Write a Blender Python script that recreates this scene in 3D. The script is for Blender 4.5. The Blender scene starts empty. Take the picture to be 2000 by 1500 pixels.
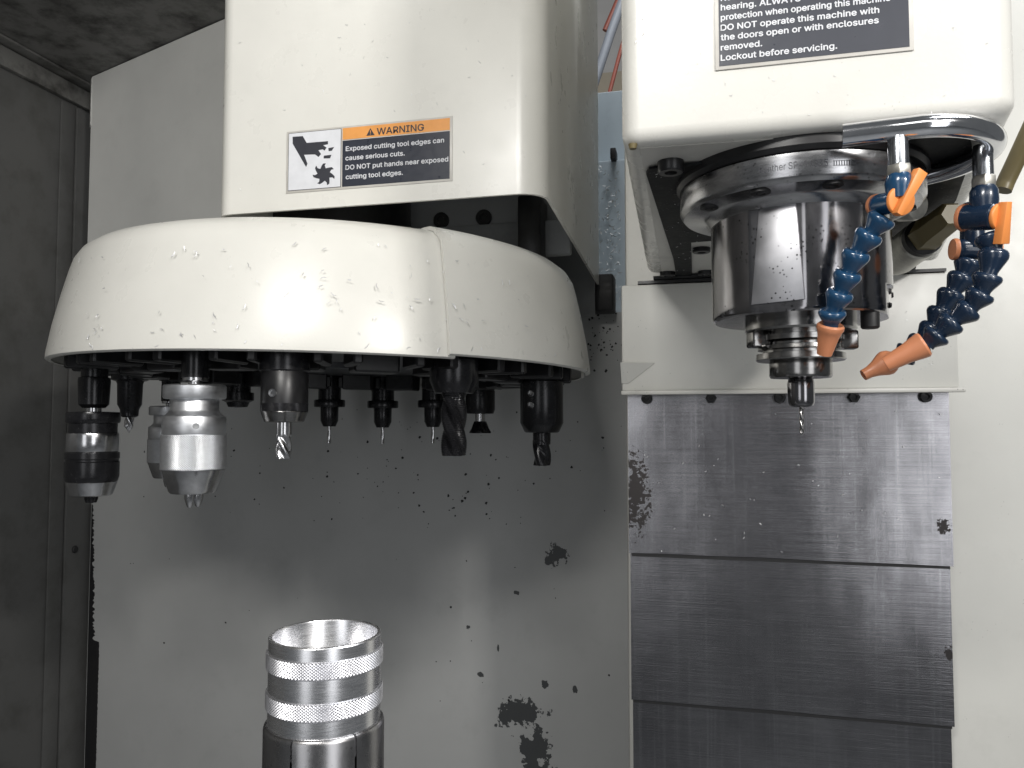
import bpy, bmesh, math, random
from mathutils import Vector, Matrix
R = math.radians
sc = bpy.context.scene
col = sc.collection
random.seed(7)

# ------------------------------------------------------------------ camera
PSI, TH, FPX = R(13.5), R(2.86), 1500.0
sp, cp, st, ct = math.sin(PSI), math.cos(PSI), math.sin(TH), math.cos(TH)
FWD = Vector((-sp*ct, cp*ct, st)); RIGHT = Vector((cp, sp, 0)); UP = Vector((sp*st, -cp*st, ct))
cam_d = bpy.data.cameras.new('camera'); cam = bpy.data.objects.new('camera', cam_d); col.objects.link(cam)
cam.matrix_world = Matrix((RIGHT, UP, -FWD)).transposed().to_4x4()
cam_d.sensor_width = 36.0; cam_d.lens = 36.0*FPX/2000.0
cam_d.clip_start = 0.01; cam_d.clip_end = 50
sc.camera = cam
sc.view_settings.view_transform = 'Standard'; sc.view_settings.look = 'None'
sc.view_settings.exposure = 0.0; sc.view_settings.gamma = 1.0

# ------------------------------------------------------------------ light
w = bpy.data.worlds.new('World'); sc.world = w; w.use_nodes = True
w.node_tree.nodes['Background'].inputs[0].default_value = (0.93, 0.97, 1.0, 1)
w.node_tree.nodes['Background'].inputs[1].default_value = 0.11

def area_lamp(name, loc, target, sx, sy, power, colour=(1, 1, 1)):
    d = bpy.data.lights.new(name, 'AREA'); d.shape = 'RECTANGLE'; d.size = sx; d.size_y = sy
    d.energy = power; d.color = colour
    o = bpy.data.objects.new(name, d); col.objects.link(o); o.location = loc
    o.rotation_euler = (Vector(target)-Vector(loc)).to_track_quat('-Z', 'Y').to_euler()
    return o
area_lamp('work_lamp', (1.05, -0.58, 0.75), (-0.3, 0.8, 0.1), 0.16, 0.10, 15.0, (1, 0.97, 0.93))
area_lamp('front_lamp', (-0.22, -0.35, 0.64), (-0.45, 0.8, 0.2), 0.34, 0.10, 7.5, (1, 0.98, 0.94))
area_lamp('door_lamp', (0.45, -0.62, 0.72), (0.0, 0.8, 0.1), 0.60, 0.26, 1.8, (1, 0.98, 0.95))
area_lamp('right_fill', (0.92, -0.82, 0.0), (0.0, 0.8, 0.0), 0.50, 1.2, 5.0, (0.97, 0.98, 1.0))  # added soft lamp behind the camera, for bright right-hand reflections in the metal
area_lamp('left_fill', (-0.48, -1.10, 0.0), (0.0, 0.8, 0.0), 0.50, 1.2, 3.0, (0.97, 0.98, 1.0))  # added soft lamp, brightens the left edge of the way cover plates
area_lamp('overhead_fill', (1.1, 0.2, 1.7), (-0.2, 0.9, 0.2), 1.2, 0.25, 22.0, (0.96, 0.98, 1.0))  # added fill from above for the right side of the housing
area_lamp('slot_fill', (-0.12, 1.35, 2.3), (-0.15, 1.75, 0.4), 0.8, 0.3, 22.0, (0.95, 0.98, 1.0))  # added to brighten the blue frame and far wall in the slot
sc.cycles.max_bounces = 7; sc.cycles.diffuse_bounces = 3; sc.cycles.glossy_bounces = 4

# ------------------------------------------------------------------ helpers
def ray(px, py):
    return FWD + RIGHT*((px-1000)/FPX) + UP*((750-py)/FPX)
def at(px, py, Y):                    # point of the plane y = Y seen at a photo pixel
    d = ray(px, py); return d*(Y/d.y)
def atz(px, py, Z):
    d = ray(px, py); return d*(Z/d.z)
def atx(px, py, X):
    d = ray(px, py); return d*(X/d.x)
def depth(p): return Vector(p).dot(FWD)

def tag(o, label=None, cat=None, group=None, kind=None):
    if label: o['label'] = label
    if cat: o['category'] = cat
    if group: o['group'] = group
    if kind: o['kind'] = kind
    return o
def empty(name, loc, label=None, cat=None, group=None):
    o = bpy.data.objects.new(name, None); col.objects.link(o); o.location = loc
    o.empty_display_size = 0.02
    return tag(o, label, cat, group)
def root_loc(o):
    v = Vector((0, 0, 0))
    while o is not None:
        v += o.location; o = o.parent
    return v

class MB:
    def __init__(s): s.v = []; s.f = []
    def add(s, vs, fs):
        n = len(s.v); s.v += [Vector(v) for v in vs]; s.f += [tuple(i+n for i in f) for f in fs]; return s
    def box(s, x0, x1, y0, y1, z0, z1):
        vs = [(x, y, z) for z in (z0, z1) for y in (y0, y1) for x in (x0, x1)]
        return s.add(vs, [(0, 2, 3, 1), (4, 5, 7, 6), (0, 1, 5, 4), (2, 6, 7, 3), (0, 4, 6, 2), (1, 3, 7, 5)])
    def lathe(s, prof, seg=48, mat=None, a0=0, a1=2*math.pi, closed=False, rf=None):
        """prof: (r, z) list; mat: 4x4 placing the z axis; closed: the profile is a loop."""
        mat = mat or Matrix(); full = abs(a1-a0-2*math.pi) < 1e-6
        na = seg if full else seg+1; vs = []; fs = []
        for r, z in prof:
            for i in range(na):
                a = a0+(a1-a0)*i/seg
                rr = rf(r, z, a) if rf else r
                vs.append(mat @ Vector((rr*math.cos(a), rr*math.sin(a), z)))
        m = len(prof); rows = m if closed else m-1
        for j in range(rows):
            for i in range(seg):
                i2 = (i+1) % na; j2 = (j+1) % m
                fs.append((j*na+i, j*na+i2, j2*na+i2, j2*na+i))
        n0 = len(s.v); s.add(vs, fs)
        if full and not closed:
            s.f.append(tuple(n0+i for i in reversed(range(na))))
            s.f.append(tuple(n0+(m-1)*na+i for i in range(na)))
        if not full and closed:
            s.f.append(tuple(n0+j*na for j in range(m))); s.f.append(tuple(n0+j*na+na-1 for j in reversed(range(m))))
        return s
    def prism(s, pts, vec, mat=None):
        """closed polygon pts (3-D) extruded along vec"""
        mat = mat or Matrix(); n = len(pts); vec = Vector(vec)
        a = [mat @ Vector(p) for p in pts]; b = [mat @ (Vector(p)+vec) for p in pts]
        fs = [tuple(range(n)), tuple(reversed(range(n, 2*n)))]
        fs += [(i, n+i, n+(i+1) % n, (i+1) % n) for i in range(n)]
        return s.add(a+b, fs)
    def tube(s, pts, r, seg=16, caps=True):
        pts = [Vector(p) for p in pts]; n = len(pts); rs = r if isinstance(r, (list, tuple)) else [r]*n
        vs = []; fs = []; prev = None
        for i, p in enumerate(pts):
            t = (pts[min(i+1, n-1)]-pts[max(i-1, 0)]).normalized()
            u = (prev - t*prev.dot(t)) if prev else t.orthogonal()
            u.normalize(); prev = u; v = t.cross(u)
            for k in range(seg):
                a = 2*math.pi*k/seg; vs.append(p+(u*math.cos(a)+v*math.sin(a))*rs[i])
        for i in range(n-1):
            for k in range(seg):
                k2 = (k+1) % seg; fs.append((i*seg+k, i*seg+k2, (i+1)*seg+k2, (i+1)*seg+k))
        if caps: fs += [tuple(reversed(range(seg))), tuple((n-1)*seg+k for k in range(seg))]
        return s.add(vs, fs)
    def build(s, name, mat, parent=None, world=False, bevel=0, bseg=2, smooth=True, angle=35, recalc=True, tri=False):
        off = root_loc(parent) if (world and parent) else Vector((0, 0, 0))
        me = bpy.data.meshes.new(name)
        me.from_pydata([tuple(v-off) for v in s.v], [], s.f)
        bm = bmesh.new(); bm.from_mesh(me)
        if recalc: bmesh.ops.recalc_face_normals(bm, faces=bm.faces)
        if bevel:
            es = [e for e in bm.edges if len(e.link_faces) == 2 and e.calc_face_angle(0) > R(30)]
            bmesh.ops.bevel(bm, geom=es, offset=bevel, segments=bseg, profile=0.5, affect='EDGES', clamp_overlap=True)
        if tri: bmesh.ops.triangulate(bm, faces=bm.faces)
        bm.to_mesh(me); bm.free()
        if smooth:
            me.shade_smooth(); me.set_sharp_from_angle(angle=R(angle))
        me.materials.append(mat)
        o = bpy.data.objects.new(name, me); col.objects.link(o); o.parent = parent
        return o

def frame(loc, axis, up=(0, 0, 1)):
    """matrix whose z axis is `axis`"""
    z = Vector(axis).normalized(); u = Vector(up)
    x = u.cross(z)
    if x.length < 1e-4: x = Vector((1, 0, 0))
    x.normalize(); y = z.cross(x)
    m = Matrix((x, y, z)).transposed().to_4x4(); m.translation = Vector(loc); return m

def spline(pts, n=8):
    pts = [Vector(p) for p in pts]; out = []
    P = [pts[0]*2-pts[1]]+pts+[pts[-1]*2-pts[-2]]
    for i in range(1, len(P)-2):
        for k in range(n):
            t = k/n; a, b, c, d = P[i-1], P[i], P[i+1], P[i+2]
            out.append(0.5*((2*b)+(c-a)*t+(2*a-5*b+4*c-d)*t*t+(3*b-a-3*c+d)*t**3))
    out.append(pts[-1]); return out

# ------------------------------------------------------------------ materials
def nodes(name):
    m = bpy.data.materials.new(name); m.use_nodes = True
    nt = m.node_tree; b = nt.nodes['Principled BSDF']; return m, nt, b
def N(nt, kind, **kw):
    n = nt.nodes.new('ShaderNode'+kind)
    for k, v in kw.items():
        if k in n.inputs.keys() if isinstance(k, str) else False: n.inputs[k].default_value = v
        else: setattr(n, k, v)
    return n
def L(nt, a, b): nt.links.new(a, b)
def coords(nt, scale=(1, 1, 1), loc=(0, 0, 0)):
    tc = nt.nodes.new('ShaderNodeTexCoord'); mp = nt.nodes.new('ShaderNodeMapping')
    mp.inputs['Scale'].default_value = scale; mp.inputs['Location'].default_value = loc
    L(nt, tc.outputs['Object'], mp.inputs['Vector']); return mp.outputs['Vector']
def noise(nt, vec, scale, detail=4, rough=0.55):
    n = nt.nodes.new('ShaderNodeTexNoise'); n.inputs['Scale'].default_value = scale
    n.inputs['Detail'].default_value = detail; n.inputs['Roughness'].default_value = rough
    if vec is not None: L(nt, vec, n.inputs['Vector'])
    return n.outputs['Fac']
def ramp(nt, fac, stops):
    r = nt.nodes.new('ShaderNodeValToRGB'); e = r.color_ramp.elements
    while len(e) < len(stops): e.new(0.5)
    for i, (p, c) in enumerate(stops):
        e[i].position = p; e[i].color = (c, c, c, 1) if isinstance(c, (int, float)) else (*c, 1)
    L(nt, fac, r.inputs['Fac']); return r.outputs['Color']
def math_(nt, op, a, b=None, c=None):
    n = nt.nodes.new('ShaderNodeMath'); n.operation = op
    for i, x in enumerate((a, b, c)):
        if x is None: continue
        if isinstance(x, (int, float)): n.inputs[i].default_value = x
        else: L(nt, x, n.inputs[i])
    return n.outputs[0]
def mix(nt, fac, a, b):
    n = nt.nodes.new('ShaderNodeMix'); n.data_type = 'RGBA'
    for sock, x in ((n.inputs[0], fac), (n.inputs[6], a), (n.inputs[7], b)):
        if isinstance(x, (int, float)): sock.default_value = x
        elif isinstance(x, tuple): sock.default_value = (*x, 1)
        else: L(nt, x, sock)
    return n.outputs[2]
def bump(nt, b, h, strength, dist=0.001):
    n = nt.nodes.new('ShaderNodeBump'); n.inputs['Strength'].default_value = strength
    n.inputs['Distance'].default_value = dist; L(nt, h, n.inputs['Height']); L(nt, n.outputs[0], b.inputs['Normal'])

def paint(name, base, rough=0.38, specks=0.35, grime=0.12, chips=None, grime_col=(0.05, 0.05, 0.045), peel=0.06, spot_scale=260, gr=(0.56, 0.78)):
    m, nt, b = nodes(name)
    v = coords(nt)
    big = noise(nt, v, 9, 5); c = mix(nt, ramp(nt, big, [(0.35, 0), (0.7, 1)]), base, tuple(x*0.93 for x in base))
    # grime: soft patches
    g = noise(nt, v, 16, 8, 0.65); c = mix(nt, math_(nt, 'MULTIPLY', ramp(nt, g, [(gr[0], 0), (gr[1], 1)]), grime), c, grime_col)
    # specks: sparse voronoi dots
    vo = nt.nodes.new('ShaderNodeTexVoronoi'); vo.inputs['Scale'].default_value = spot_scale; L(nt, v, vo.inputs['Vector'])
    dots = ramp(nt, vo.outputs['Distance'], [(0.10, 1), (0.17, 0)])
    sel = ramp(nt, noise(nt, v, 45, 3), [(0.60, 0), (0.66, 1)])
    c = mix(nt, math_(nt, 'MULTIPLY', math_(nt, 'MULTIPLY', dots, sel), specks), c, (0.03, 0.03, 0.028))
    if chips:
        tc = nt.nodes.new('ShaderNodeTexCoord')
        wob = noise(nt, coords(nt), 42, 6, 0.62); wob2 = noise(nt, coords(nt), 170, 3, 0.5)
        tot = None
        for (p, rx, rz) in chips:
            d = nt.nodes.new('ShaderNodeVectorMath'); d.operation = 'SUBTRACT'
            L(nt, tc.outputs['Object'], d.inputs[0]); d.inputs[1].default_value = tuple(p)
            s_ = nt.nodes.new('ShaderNodeVectorMath'); s_.operation = 'MULTIPLY'
            L(nt, d.outputs[0], s_.inputs[0]); s_.inputs[1].default_value = (1/rx, 0, 1/rz)
            ln = nt.nodes.new('ShaderNodeVectorMath'); ln.operation = 'LENGTH'; L(nt, s_.outputs[0], ln.inputs[0])
            h = math_(nt, 'SUBTRACT', 1.0, ln.outputs['Value'])
            tot = h if tot is None else math_(nt, 'MAXIMUM', tot, h)
        field = math_(nt, 'ADD', tot, math_(nt, 'MULTIPLY', math_(nt, 'SUBTRACT', wob, 0.5), 3.2))
        field = math_(nt, 'ADD', field, math_(nt, 'MULTIPLY', math_(nt, 'SUBTRACT', wob2, 0.5), 0.9))
        lim = math_(nt, 'GREATER_THAN', tot, -0.75)
        mask = math_(nt, 'MULTIPLY', ramp(nt, field, [(0.14, 0), (0.18, 1)]), lim)
        c = mix(nt, mask, c, (0.055, 0.058, 0.06))
    L(nt, c, b.inputs['Base Color'])
    rr = math_(nt, 'MULTIPLY_ADD', noise(nt, v, 30, 4), 0.18, rough-0.09)
    L(nt, rr, b.inputs['Roughness'])
    b.inputs['Specular IOR Level'].default_value = 0.5
    if peel: bump(nt, b, noise(nt, v, 380, 2), peel, 0.0008)
    return m

def metal(name, base, rough=0.3, var=0.25, scale=(1, 1, 1), nscale=60, bmp=0.0, spots=0.0, metallic=1.0, aniso=0.0, spot_col=(0.02, 0.02, 0.02)):
    m, nt, b = nodes(name)
    v = coords(nt, scale); n = noise(nt, v, nscale, 5, 0.6)
    lo = tuple(x*(1-var) for x in base); hi = tuple(min(1, x*(1+var)) for x in base)
    c = mix(nt, ramp(nt, n, [(0.3, 0), (0.7, 1)]), lo, hi)
    if spots:
        vv = coords(nt); vo = nt.nodes.new('ShaderNodeTexVoronoi'); vo.inputs['Scale'].default_value = 330; L(nt, vv, vo.inputs['Vector'])
        dots = ramp(nt, vo.outputs['Distance'], [(0.16, 1), (0.26, 0)])
        sel = ramp(nt, noise(nt, vv, 55, 3), [(0.5, 0), (0.6, 1)])
        k = math_(nt, 'MULTIPLY', math_(nt, 'MULTIPLY', dots, sel), spots)
        c = mix(nt, k, c, spot_col)
    L(nt, c, b.inputs['Base Color']); b.inputs['Metallic'].default_value = metallic
    rr = math_(nt, 'MULTIPLY_ADD', n, 0.3*rough*2, rough*0.7); L(nt, rr, b.inputs['Roughness'])
    if aniso: b.inputs['Anisotropic'].default_value = aniso
    if bmp: bump(nt, b, n, bmp, 0.0006)
    return m

def plastic(name, base, rough=0.3, coat=0.0):
    m, nt, b = nodes(name)
    v = coords(nt); n = noise(nt, v, 90, 4)
    c = mix(nt, n, tuple(x*0.86 for x in base), tuple(min(1, x*1.1) for x in base))
    L(nt, c, b.inputs['Base Color'])
    L(nt, math_(nt, 'MULTIPLY_ADD', noise(nt, v, 160, 3), 0.25, rough-0.1), b.inputs['Roughness'])
    b.inputs['Coat Weight'].default_value = coat
    b.inputs['Subsurface Weight'].default_value = 0.0
    return m

YB = 1.36                                                         # back wall
YW = 0.95                                                         # way cover
chip_pts = [(at(1085, 1085, YB), 0.020, 0.020), (at(1015, 1395, YB), 0.040, 0.032), (at(1045, 1460, YB), 0.030, 0.034),
            (at(1055, 1510, YB), 0.03, 0.03), (at(1008, 1157, YB), 0.007, 0.004), (at(1065, 1335, YB), 0.008, 0.008),
            (at(1123, 1346, YB), 0.005, 0.007), (at(940, 1318, YB), 0.007, 0.006), (at(915, 1225, YB), 0.006, 0.005), (at(973, 1265, YB), 0.003, 0.007)]
M = {}
M['cream'] = paint('cream_enamel', (0.74, 0.73, 0.68), 0.30, 0.12, 0.06)
M['cream_head'] = paint('cream_enamel_head', (0.70, 0.69, 0.645), 0.27, 0.2, 0.06)
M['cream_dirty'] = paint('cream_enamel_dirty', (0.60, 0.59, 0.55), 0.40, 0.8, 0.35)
M['column'] = paint('column_paint', (0.64, 0.635, 0.595), 0.36, 0.45, 0.10)
M['wall'] = paint('grey_wall_paint', (0.43, 0.435, 0.43), 0.42, 0.0, 0.10, chips=chip_pts)
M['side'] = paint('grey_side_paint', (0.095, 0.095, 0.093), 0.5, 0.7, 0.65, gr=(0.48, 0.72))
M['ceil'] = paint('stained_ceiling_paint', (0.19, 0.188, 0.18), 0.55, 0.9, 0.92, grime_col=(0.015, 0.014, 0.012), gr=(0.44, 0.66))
M['panel'] = paint('panel_paint', (0.76, 0.76, 0.73), 0.45, 0.2, 0.08)
M['blue_grey'] = paint('blue_grey_paint', (0.45, 0.52, 0.57), 0.3, 0.6, 0.15)
M['far_wall'] = paint('far_plaster', (0.72, 0.70, 0.68), 0.6, 0, 0.05)
M['beige'] = paint('far_beige', (0.62, 0.54, 0.42), 0.6, 0, 0.05)
M['bracket'] = paint('bracket_grey', (0.30, 0.31, 0.32), 0.45, 0.3, 0.4)
M['black'] = metal('black_oily_steel', (0.012, 0.012, 0.013), 0.34, 0.5, nscale=80, metallic=0.1, bmp=0.15)
M['blackmat'] = plastic('black_rubber', (0.012, 0.012, 0.013), 0.5)
M['oxide'] = metal('black_oxide', (0.016, 0.016, 0.018), 0.24, 0.35, nscale=60, metallic=0.35, spots=0.3, spot_col=(0.12, 0.12, 0.12))
M['recess'] = metal('oily_recess', (0.010, 0.011, 0.012), 0.55, 0.6, nscale=120, metallic=0.1, bmp=0.4, spots=0.4, spot_col=(0.2, 0.2, 0.2))
M['recess'].node_tree.nodes['Principled BSDF'].inputs['Specular IOR Level'].default_value = 0.12
M['disc'] = metal('carousel_disc_steel', (0.05, 0.052, 0.055), 0.45, 0.5, nscale=50, metallic=0.3, spots=0.8)
M['spindle'] = metal('polished_spindle', (0.26, 0.255, 0.265), 0.16, 0.18, scale=(1, 1, 0.35), nscale=90, spots=0.85, bmp=0.03)
M['ring'] = metal('turned_ring_steel', (0.40, 0.40, 0.41), 0.22, 0.2, scale=(1, 1, 4), nscale=90, spots=0.6, bmp=0.03)
M['flat'] = metal('milled_flat_steel', (0.42, 0.42, 0.44), 0.42, 0.15, nscale=40, spots=0.95)
M['holder'] = metal('holder_steel', (0.27, 0.265, 0.26), 0.2, 0.2, scale=(1, 1, 3), nscale=120, spots=0.4)
M['chrome'] = metal('chrome', (0.78, 0.79, 0.82), 0.11, 0.08, nscale=60)
M['zinc'] = metal('zinc_plate', (0.40, 0.42, 0.45), 0.25, 0.35, scale=(1, 1, 0.4), nscale=260, bmp=0.12)
M['nut'] = metal('nut_steel', (0.50, 0.49, 0.45), 0.42, 0.15, nscale=200)
M['silver'] = metal('satin_aluminium', (0.72, 0.73, 0.75), 0.40, 0.06, scale=(1, 1, 3), nscale=120, spots=0.05)
M['steel'] = metal('bright_steel', (0.55, 0.55, 0.56), 0.2, 0.15, nscale=100)
M['alu'] = metal('turned_aluminium', (0.92, 0.92, 0.94), 0.27, 0.06, scale=(1, 1, 12), nscale=100)
M['alu_knurl'] = metal('knurled_aluminium', (0.66, 0.66, 0.69), 0.40, 0.1, nscale=200)
M['collet'] = metal('collet_steel', (0.34, 0.335, 0.34), 0.28, 0.2, scale=(1, 1, 0.5), nscale=70, spots=0.3)
M['blue'] = plastic('blue_hose_plastic', (0.012, 0.055, 0.125), 0.2, 0.4)
M['blue_dark'] = plastic('blue_hose_plastic_aged', (0.009, 0.022, 0.048), 0.24, 0.3)
M['orange'] = plastic('orange_plastic', (0.84, 0.29, 0.075), 0.38)
M['orange_nozzle'] = plastic('orange_nozzle_plastic', (0.60, 0.235, 0.115), 0.36)
M['olive'] = paint('olive_hose', (0.16, 0.13, 0.06), 0.4, 0.2, 0.2)
M['label_white'] = plastic('label_white', (0.72, 0.73, 0.76), 0.35)
M['label_edge'] = plastic('label_border', (0.55, 0.53, 0.49), 0.4)
M['label_orange'] = plastic('label_orange', (0.78, 0.34, 0.09), 0.35)
M['label_black'] = plastic('label_black', (0.030, 0.034, 0.048), 0.3)
M['print_black'] = plastic('print_black', (0.035, 0.036, 0.045), 0.4)
M['print_white'] = plastic('print_white', (0.66, 0.67, 0.70), 0.4)
M['chips'] = metal('aluminium_swarf', (0.70, 0.70, 0.70), 0.45, 0.1, metallic=0.35)
M['red'] = plastic('red_cable', (0.35, 0.10, 0.07), 0.4)
M['pipe'] = plastic('grey_cable', (0.30, 0.32, 0.36), 0.4)
# brushed stainless way cover plates
def brushed():
    m, nt, b = nodes('brushed_stainless')
    st_ = noise(nt, coords(nt, (2.5, 1, 300)), 3.0, 5, 0.65)          # grinding streaks along x
    cl = noise(nt, coords(nt, (1, 1, 0.8), (3.1, 0, 1.7)), 6.5, 6, 0.62)   # cloudy reflections painted into the plate colour
    cl2 = noise(nt, coords(nt, (1.6, 1, 0.7), (7.3, 0, 4.2)), 15, 5, 0.6)  # finer clouds of the same painted reflections
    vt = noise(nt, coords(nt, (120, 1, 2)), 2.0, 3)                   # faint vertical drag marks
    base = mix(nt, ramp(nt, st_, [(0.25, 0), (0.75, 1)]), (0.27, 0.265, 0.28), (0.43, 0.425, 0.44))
    refl_clouds = math_(nt, 'MULTIPLY', ramp(nt, cl, [(0.40, 0), (0.66, 1)]), 0.55)
    base = mix(nt, refl_clouds, base, (0.09, 0.09, 0.098))
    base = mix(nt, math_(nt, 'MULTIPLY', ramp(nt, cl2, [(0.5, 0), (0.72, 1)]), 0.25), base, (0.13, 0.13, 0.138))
    base = mix(nt, math_(nt, 'MULTIPLY', ramp(nt, vt, [(0.52, 0), (0.75, 1)]), 0.32), base, (0.5, 0.5, 0.51))
    stain = None
    tc = nt.nodes.new('ShaderNodeTexCoord'); wob = noise(nt, coords(nt), 75, 5, 0.6)
    for p, rx, rz in ((at(1243, 965, YW), 0.022, 0.062), (at(1842, 1027, YW), 0.009, 0.011), (at(1858, 1280, YW), 0.006, 0.010)):
        p = p-Vector((0.06, YW, -1.2))                                 # in the way cover's own coordinates
        d = nt.nodes.new('ShaderNodeVectorMath'); d.operation = 'SUBTRACT'; L(nt, tc.outputs['Object'], d.inputs[0]); d.inputs[1].default_value = tuple(p)
        s_ = nt.nodes.new('ShaderNodeVectorMath'); s_.operation = 'MULTIPLY'; L(nt, d.outputs[0], s_.inputs[0]); s_.inputs[1].default_value = (1/rx, 0, 1/rz)
        ln = nt.nodes.new('ShaderNodeVectorMath'); ln.operation = 'LENGTH'; L(nt, s_.outputs[0], ln.inputs[0])
        h = math_(nt, 'SUBTRACT', 1.0, ln.outputs['Value']); stain = h if stain is None else math_(nt, 'MAXIMUM', stain, h)
    f = math_(nt, 'ADD', stain, math_(nt, 'MULTIPLY', math_(nt, 'SUBTRACT', wob, 0.5), 1.6))
    f = math_(nt, 'ADD', f, math_(nt, 'MULTIPLY', math_(nt, 'SUBTRACT', noise(nt, coords(nt), 260, 3), 0.5), 2.2))
    mask = math_(nt, 'MULTIPLY', ramp(nt, f, [(0.36, 0), (0.44, 1)]), math_(nt, 'GREATER_THAN', stain, -0.15))
    base = mix(nt, mask, base, (0.07, 0.065, 0.065))
    L(nt, base, b.inputs['Base Color']); b.inputs['Metallic'].default_value = 1.0
    r0 = math_(nt, 'MULTIPLY_ADD', st_, 0.08, 0.12); r0 = math_(nt, 'ADD', r0, math_(nt, 'MULTIPLY', cl, 0.12))
    r0 = math_(nt, 'ADD', r0, math_(nt, 'MULTIPLY', mask, 0.4)); L(nt, r0, b.inputs['Roughness'])
    bump(nt, b, math_(nt, 'ADD', math_(nt, 'MULTIPLY', st_, 0.05), math_(nt, 'MULTIPLY', noise(nt, coords(nt, (1, 1, 0.5)), 5.5, 3, 0.45), 2.0)), 0.42, 0.006)
    b.inputs['Anisotropic'].default_value = 0.2
    return m
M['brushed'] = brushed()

# ------------------------------------------------------------------ text
import os
try:
    FONT = bpy.data.fonts.load(os.path.join(bpy.utils.system_resource('DATAFILES'), 'fonts', 'Inter.woff2'))   # ships with Blender
except Exception:
    FONT = None
def text_mesh(s, name, width, em, origin, ux, uz, mat, parent, bold=0.012, wrap=None, lift=0.0):
    """flat lettering `s`: left end of its base line at origin, along ux, up uz; width metres wide, em metres type size"""
    cu = bpy.data.curves.new('t', 'FONT'); cu.body = s; cu.font = FONT or cu.font; cu.size = 1.0; cu.resolution_u = 3
    ob = bpy.data.objects.new('t', cu); col.objects.link(ob)
    dg = bpy.context.evaluated_depsgraph_get(); dg.update()
    me = bpy.data.meshes.new_from_object(ob.evaluated_get(dg)); bpy.data.objects.remove(ob); bpy.data.curves.remove(cu)
    P0 = [v.co.copy() for v in me.vertices]; F0 = [tuple(p.vertices) for p in me.polygons]
    xs = [p.x for p in P0]; x0, x1 = min(xs), max(xs); k = width/(x1-x0)
    off = root_loc(parent); V = []; Fc = []
    # heavier stroke: a few copies shifted by a hair, each a little prouder than the last
    for q, (sx, sy) in enumerate(((0, 0), (bold, 0), (-bold, 0), (0, bold), (0, -bold)) if bold else ((0, 0),)):
        n = len(V); dp = -0.00002*q
        for p in P0:
            a = (p.x-x0)*k+sx*em; b_ = (p.y+sy)*em
            w_ = wrap(a, b_) if wrap else Vector(origin)+Vector(ux)*a+Vector(uz)*b_+Vector((0, dp, 0))
            V.append(tuple(w_-off))
        Fc += [tuple(i+n for i in f) for f in F0]
    me2 = bpy.data.meshes.new(name); me2.from_pydata(V, [], Fc); bpy.data.meshes.remove(me)
    me2.materials.append(mat)
    o = bpy.data.objects.new(name, me2); col.objects.link(o); o.parent = parent
    return o

# ================================================================== SETTING
corner = at(168, 1200, YB); XL = corner.x
ZC = at(181, 190, YB-0.004).z
ztop_wall = at(1170, 611, YB).z
bw = MB().box(XL, 0.6, YB, YB+0.006, -1.2, ztop_wall).build('back_wall', M['wall'])
tag(bw, 'grey painted sheet metal back wall with black paint chips', 'wall', kind='structure')
# left wall with its folded corner strip, gap and rivet
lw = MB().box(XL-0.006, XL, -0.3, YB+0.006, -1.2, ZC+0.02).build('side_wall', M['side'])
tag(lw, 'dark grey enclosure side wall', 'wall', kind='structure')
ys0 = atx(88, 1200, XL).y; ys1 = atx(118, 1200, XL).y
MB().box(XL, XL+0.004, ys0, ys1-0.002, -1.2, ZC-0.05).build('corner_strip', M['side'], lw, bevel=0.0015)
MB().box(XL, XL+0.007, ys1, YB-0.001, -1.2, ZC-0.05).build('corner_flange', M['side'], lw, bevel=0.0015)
p = atx(146, 1073, XL+0.007)
MB().lathe([(0.0, 0.003), (0.006, 0.003), (0.0075, 0.0015), (0.0075, -0.002)], 20, frame(p, (1, 0, 0))).build('rivet', M['blackmat'], lw, world=True)
# dark open seam between wall and corner flange, wide at its lower end
zz = [at(170, y, YB).z for y in (985, 1060, 1150, 1240, 1250, 1500)]
wd = [0.002, 0.005, 0.010, 0.013, 0.028, 0.034]
pts = [(XL+0.009, YB-0.003, zz[i]) for i in range(6)]+[(XL+0.009+wd[i], YB-0.003, zz[i]) for i in reversed(range(6))]
rng = random.Random(3)
pl, pr = [], []
for i in range(181):
    z = zz[0]*(1-i/180)+(-0.75)*(i/180)
    wv = 0.002+0.010*min(1, max(0, (zz[0]-z)/(zz[0]-zz[3])))
    if z < zz[4]: wv = 0.026
    wv += rng.uniform(-1, 1)*(0.0035 if z > zz[4] else 0.0006)
    pl.append((XL+0.0085, YB-0.002, z)); pr.append((XL+0.0085+max(0.001, wv), YB-0.002, z))
MB().prism(pl+pr[::-1], (0, 0.0015, 0)).build('seam_grime', M['blackmat'], bw, tri=True, smooth=False)
# stained enclosure ceiling
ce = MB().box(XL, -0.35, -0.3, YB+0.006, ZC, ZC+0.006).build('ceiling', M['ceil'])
tag(ce, 'stained dark grey enclosure ceiling', 'ceiling', kind='structure')
MB().box(XL, XL+0.035, -0.3, YB, ZC-0.006, ZC-0.001).build('edge_trim', M['ceil'], ce, bevel=0.002)
MB().box(XL+0.0005, XL+0.012, -0.3, YB, ZC-0.045, ZC-0.008).build('edge_trim', M['ceil'], ce, bevel=0.002)
# room far behind, seen in the slot between the housings
fw = MB().box(-2.2, 0.8, 4.2, 4.25, -1.2, 3.2).build('far_wall', M['far_wall'])
tag(fw, 'pale far wall of the workshop', 'wall', kind='structure')
zb_ = at(1190, 142, 4.19).z
MB().box(-2.2, 0.8, 4.185, 4.198, -1.2, zb_).build('dado', M['beige'], fw)
fl = MB().box(-3, 3, -2.0, 4.2, -1.25, -1.2).build('floor', M['bracket'])
tag(fl, 'dark grey floor', 'floor', kind='structure')

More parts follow.
